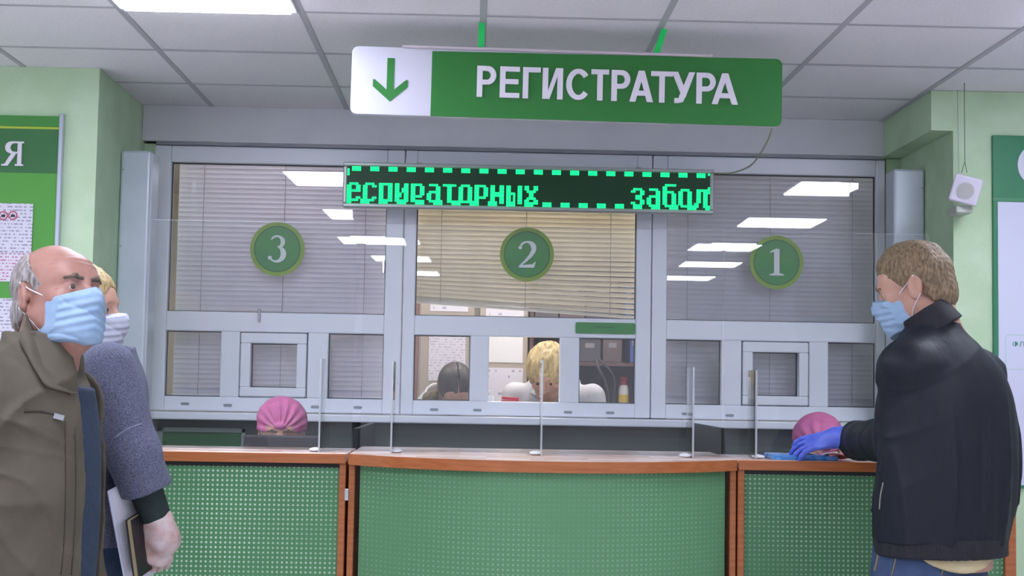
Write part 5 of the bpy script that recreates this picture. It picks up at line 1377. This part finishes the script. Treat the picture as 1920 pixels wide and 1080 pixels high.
# ================================================================== clerks
def clerk(root, h, c, yaw, zsh, lean, skin, coat_m, width=.19, zbase=.42, arms=None, seat=True):
    """clinic coat on a seated upper body; c is the pelvis, lean shifts the shoulders forwards"""
    nb = w2(c, yaw, (0, -lean, zsh + .05))
    def headneck(P): return smin(h.fn(P), cap(P, nb, h.w(0, .03, -.08), .054, .05), .03)
    def core(P):
        q = rot2(P, c, yaw); z0 = zbase + .1
        return loft(q, *smooth_tab([z0, z0 + .2, zsh - .12, zsh, zsh + .05], [0] * 5, [0, 0, -lean * .7, -lean, -lean], [.14, .13, .15, .13, .07], [.1, .1, .1, .08, .06]))
    lo, hi = h.box(.17)
    solid('body', headneck, lo, hi, .0042, skin, root, [(core, (c[0] - .4, c[1] - .4, zbase), (c[0] + .4, c[1] + .4, zsh + .08), .014)])
    T = smooth_tab([zbase + .06, zbase + .15, zsh - .2, zsh - .05, zsh + .03, zsh + .07], [0] * 6, [0, 0, -lean * .55, -lean * .9, -lean, -lean], [width, width * .95, width * .97, width * .9, width * .62, width * .4], [.15, .145, .13, .115, .09, .07])
    arms = arms or [((s * width * .88, -lean, zsh - .04), (s * (width + .01), -lean - .05, zsh - .30), (s * .12, -lean - .27, zsh - .34)) for s in (-1, 1)]
    def coat(P):
        q = rot2(P, c, yaw); d = loft(q, *T)
        for a, b, e in arms: d = smin(d, cap(q, a, b, .066, .058), .035); d = smin(d, cap(q, b, e, .056, .046), .02)
        neck = cap(P, nb, h.w(0, .02, -.09), .064, .06); vee = np.maximum(np.abs(q[:, 0]) - .9 * np.clip(q[:, 2] - (zsh - .13), 0, .1), q[:, 1] + lean + .0)
        d = smax(d, -np.maximum(neck, zsh - .02 - q[:, 2]), .004)
        return d + .004 * wob(P, 32, 0) + .003 * wob(P, 70, 1)
    solid('clinic_coat', coat, (c[0] - .5, c[1] - .5, zbase), (c[0] + .5, c[1] + .5, zsh + .12), .009, coat_m, root)
    def col(P):
        q = rot2(P, c, yaw); ln = zsh + .055 + .55 * (q[:, 1] + lean)
        e = np.sqrt((q[:, 0] / .085) ** 2 + ((q[:, 1] + lean) / .085) ** 2) / (1 + .5 * np.clip(ln - q[:, 2] + .02, 0, .06) / .06)
        return np.maximum(np.abs(e - 1) * .08 - .005, np.maximum(q[:, 2] - ln - .03, ln - .04 - q[:, 2]))
    p = w2(c, yaw, (0, -lean, zsh + .05)); solid('coat_collar', col, p - .18, p + .18, .006, coat_m, root)
    def lg(P):
        q = rot2(P, c, yaw); d = None
        for s in (-1, 1):
            k = smin(cap(q, (s * .09, .02, zbase + .08), (s * .11, -.38, zbase + .07), .085, .06), cap(q, (s * .11, -.38, zbase + .07), (s * .11, -.36, .06), .055, .04), .03)
            k = smin(k, ell(q, (s * .11, -.42, .04), (.042, .11, .038)), .02); d = k if d is None else np.minimum(d, k)
        return d
    solid('trousers', lg, (c[0] - .5, c[1] - .5, 0), (c[0] + .5, c[1] + .5, zbase + .2), .014, mat('white trousers', '#b9bac4', 0.8), root)
    def hands(P):
        d = None
        for k, (a, b, e) in enumerate(arms):
            wv = w2(c, yaw, e); dv = w2((0, 0), yaw, np.array(e) - np.array(b)); g = hand_fn(P, wv, dv, (0, 0, 1), (25, 30, 25), .08, e[0] < 0, .95); d = g if d is None else np.minimum(d, g)
        return d
    m = w2(c, yaw, (0, -lean - .34, zsh - .34)); solid('hands', hands, m - .3, m + .3, .006, skin, root)
def stool(c, z, label):
    t = thing('stool', (c[0], c[1], 0), label, 'stool', 'stools of the clerks')
    sm = mat('grey stool seat', '#56585c', 0.6)
    prof = [(0, 0), (.17, 0), (.185, .015), (.185, .04), (.17, .055), (0, .055)]
    me = grid_mesh(lambda u, v: (lambda q: (q[0] * math.cos(6.28319 * u), q[0] * math.sin(6.28319 * u), q[1]))(prof[int(round(v * 5))]), 24, 5)
    obj('seat', me, sm, t, (0, 0, z - .055))
    obj('column', tube_mesh([(0, 0, .06), (0, 0, z - .05)], .025, 12), chrome_m, t)
    for k in range(5):
        a = k * 2 * math.pi / 5; obj('leg', tube_mesh([(0, 0, .07), (.22 * math.cos(a), .22 * math.sin(a), .02)], .014, 8, [.018, .012]), black_m, t)
cap_pink = mat('pink non-woven cap', '#cf6fa0', 0.6, '#b9608f', 26, bump=0.35, bscale=70)
def bouffant(h, root, gather, amp=.005):
    gl = np.array(gather)
    def fn(P):
        q = h.loc(P); v = q - gl.astype(f32)
        ang = np.arctan2(v[:, 0], v[:, 2] + .02); rd = np.sqrt((v * v).sum(1))
        rib = np.sin(ang * 17 + 2 * wob(q, 25, 3)) * amp * np.clip(1.25 - rd / .13, .12, 1)
        d = ell(q, (0, .016, .046), (.098, .116, .096)) + rib + .004 * wob(q, 40, 5)
        d = smin(d, ell(q, gather, (.022, .014, .013)), .012)
        brim = .018 + .04 * np.clip(-q[:, 1], -.2, .1) * .25 - .35 * np.clip(q[:, 1] + .02, 0, .12)
        d = np.maximum(d, brim - q[:, 2])
        el_ = np.maximum(np.abs(ell(q, (0, .012, .03), (.090, .108, .09))) - .007, np.abs(q[:, 2] - brim - .006) - .008)
        return np.minimum(d, el_) * h.k
    lo, hi = h.box(.17); return solid('bouffant_cap', fn, lo, hi, .0036, cap_pink, root)
def pink(px, py, Y, yaw, down, label, gather, stool_label, k=.96):
    h = Head(at(px, py, Y), yaw, down, 0, k, fem=1.0)
    f = Rz(math.radians(yaw)) @ np.array([0, -1, 0]); c = h.c[:2] - f[:2] * .16
    root = thing('person', (c[0], c[1], 0), label, 'person', 'clerks in pink caps')
    zsh = h.c[2] - .235
    clerk(root, h, c, yaw, zsh, .10, skin_f, coat_w, .18, .42)
    eyes(h, root, '#3b332c'); brows(h, root, mat('brown brow', '#5b4a3d', 0.8))
    bouffant(h, root, gather); facemask(h, root, mask_white, strap_m, puff=.012)
    stool(c, .415, stool_label)
pink(528, 812, 5.40, 4, 8, 'clerk in a pink bouffant cap seated behind the left counter section', (0, -.100, .045), 'grey swivel stool under the left pink-capped clerk')
pink(1534, 843, 5.40, -30, 22, 'clerk in a pink bouffant cap behind the young man\'s gloved hand', (.06, -.08, .05), 'grey swivel stool under the right pink-capped clerk')

def dark_clerk():
    Y = 6.98
    h = Head(at(853, 730, Y), 10, 48, 0, .98, fem=1.0)
    c = (h.c[0] - .08, h.c[1] + .25)
    root = thing('person', (c[0], c[1], 0), 'dark-haired clerk bending down behind the left lower pane of the middle window', 'person')
    clerk(root, h, c, 10, h.c[2] - .10, .12, skin_f, coat_w, .175, .62)
    eyes(h, root, '#2b2420'); hm = mat('dark brown hair', '#3a312e', 0.45, '#262120', 60, bump=0.6, bscale=70, stretch=(5, 1, 1))
    def hair(P):
        q = h.loc(P); d = smin(cranium(q, .012), ell(q, (0, .05, -.02), (.075, .075, .08)), .03) + .0018 * wob(q * V3(2, .4, 1), 200, 7)
        part = np.maximum(np.abs(q[:, 0]) - .0016, .085 - q[:, 2] - .3 * np.abs(q[:, 1])); d = smax(d, -(np.maximum(np.abs(q[:, 0]) - .002, .06 - q[:, 2])), .003)
        d = smax(d, -ell(q, (0, -.115, -.02), (.068, .075, .085)), .008); return np.maximum(d, -.1 - q[:, 2]) * h.k
    lo, hi = h.box(.16); solid('hair', hair, lo, hi, .004, hm, root)
    gm = mat('black glasses', '#18181b', 0.3)
    g = thing('glasses', Vector(h.w(0, -.10, 0)) - base(root)); g.parent = root
    for s in (-1, 1):
        pts = [h.w(s * .031 + .02 * math.cos(a), -.112, .002 + .016 * math.sin(a)) for a in np.linspace(0, 6.2832, 17)]
        tube('rim', [tuple(p) for p in pts], .0022, gm, g, 6); tube('temple', [tuple(h.w(s * .051, -.11, .004)), tuple(h.w(s * .079, -.06, .006)), tuple(h.w(s * .082, .02, .01))], .002, gm, g, 6)
    tube('bridge', [tuple(h.w(-.011, -.113, .004)), tuple(h.w(.011, -.113, .004))], .002, gm, g, 6)
    nb = np.array([c[0], c[1] - .12, h.c[2] - .03])
    def sc(P):
        q = P - at(815, 748, Y + .06).astype(f32); return ell(q, (0, 0, 0), (.06, .045, .04)) + .009 * wob(P, 60, 3)
    p = at(815, 748, Y + .06); solid('scarf', sc, p - .09, p + .09, .006, mat('olive scarf', '#7d744f', 0.8, '#4d4633', 40, bump=0.3, bscale=100), root)
    stool(c, .62, 'grey swivel stool under the dark-haired office clerk')
dark_clerk()
def blonde_clerk():
    Y = 6.92
    h = Head(at(1027, 700, Y), -14, 34, 0, 1.06, fem=.6)
    c = (h.c[0] + .055, h.c[1] + .26)
    root = thing('person', (c[0], c[1], 0), 'short-haired blonde clerk in a white coat looking down in the open hatch', 'person')
    clerk(root, h, c, -10, h.c[2] - .07, .10, skin_f, coat_w, .215, .62)
    eyes(h, root, '#3b332c'); hm = mat('streaked blonde hair', '#d3bd8a', 0.5, '#8a744c', 22, bump=0.9, bscale=40, stretch=(3, 1.2, .6), contrast=(0.3, 0.7)); brows(h, root, hm)
    def hair(P):
        q = h.loc(P); d = smin(cranium(q, .022), ell(q, (0, .03, -.01), (.09, .09, .085)), .03)
        d = smin(d, ell(q, (0, -.045, .085), (.065, .06, .04)), .03) + .005 * wob(q * V3(1.5, .6, 1), 110, 7) + .0035 * wob(q, 220, 8)
        fr = ell(q, (0, -.125, -.035), (.072, .075, .085)); d = smax(d, -fr, .008)
        return np.maximum(d, -.085 - q[:, 2]) * h.k
    lo, hi = h.box(.17); solid('hair', hair, lo, hi, .004, hm, root)
    stool(c, .62, 'grey swivel stool under the blonde office clerk')
blonde_clerk()

# ------------------------------------------------------------------ papers under the young man's hand
def counter_papers():
    Y = 4.56
    a, b = at(1452, 850, Y), at(1560, 855, Y)
    t = thing('document_sleeve', ((a[0] + b[0]) / 2, Y + .04, CT), 'shiny blue plastic sleeve on the right counter section', 'folder')
    def fn(P):
        q = P - np.array([t.location[0], t.location[1], CT + .010], f32)
        return np.maximum(np.abs(q[:, 0]) - .10, np.maximum(np.abs(q[:, 1]) - .075, np.abs(q[:, 2] + .002 + .002 * wob(P, 45, 3)) - .0062)) - .002
    solid('cover', fn, np.array(t.location) - [.13, .11, .01], np.array(t.location) + [.13, .11, .035], .003, mat('glossy blue film', '#3f86cf', 0.15, '#7fb0e6', 30, contrast=(.5, .7)), t)
    def paper(px, py, Y, w, d, z, rot, m, label, nm='paper_sheet'):
        p = at(px, py, Y)
        me = grid_mesh(lambda u, v: (w * (u - .5), d * (v - .5), .006 * math.sin(u * 5 + v * 3) + .004 * math.sin(v * 9)), 10, 8)
        o = obj(nm, me, m, None, (p[0], Y, CT + z), (0, 0, math.radians(rot)))
        md = o.modifiers.new('thickness', 'SOLIDIFY'); md.thickness = .0012
        tag(o, label, 'paper')
    paper(1570, 850, 4.57, .10, .11, .014, 12, mat('salmon paper', '#d98a86', 0.6), 'salmon pink sheet under the young man\'s sleeve')
    paper(1528, 845, 4.63, .15, .10, .014, -8, mat('greyish brown paper', '#a8968c', 0.6, '#8f7d76', 20), 'crumpled grey-brown slip under the blue glove')
counter_papers()
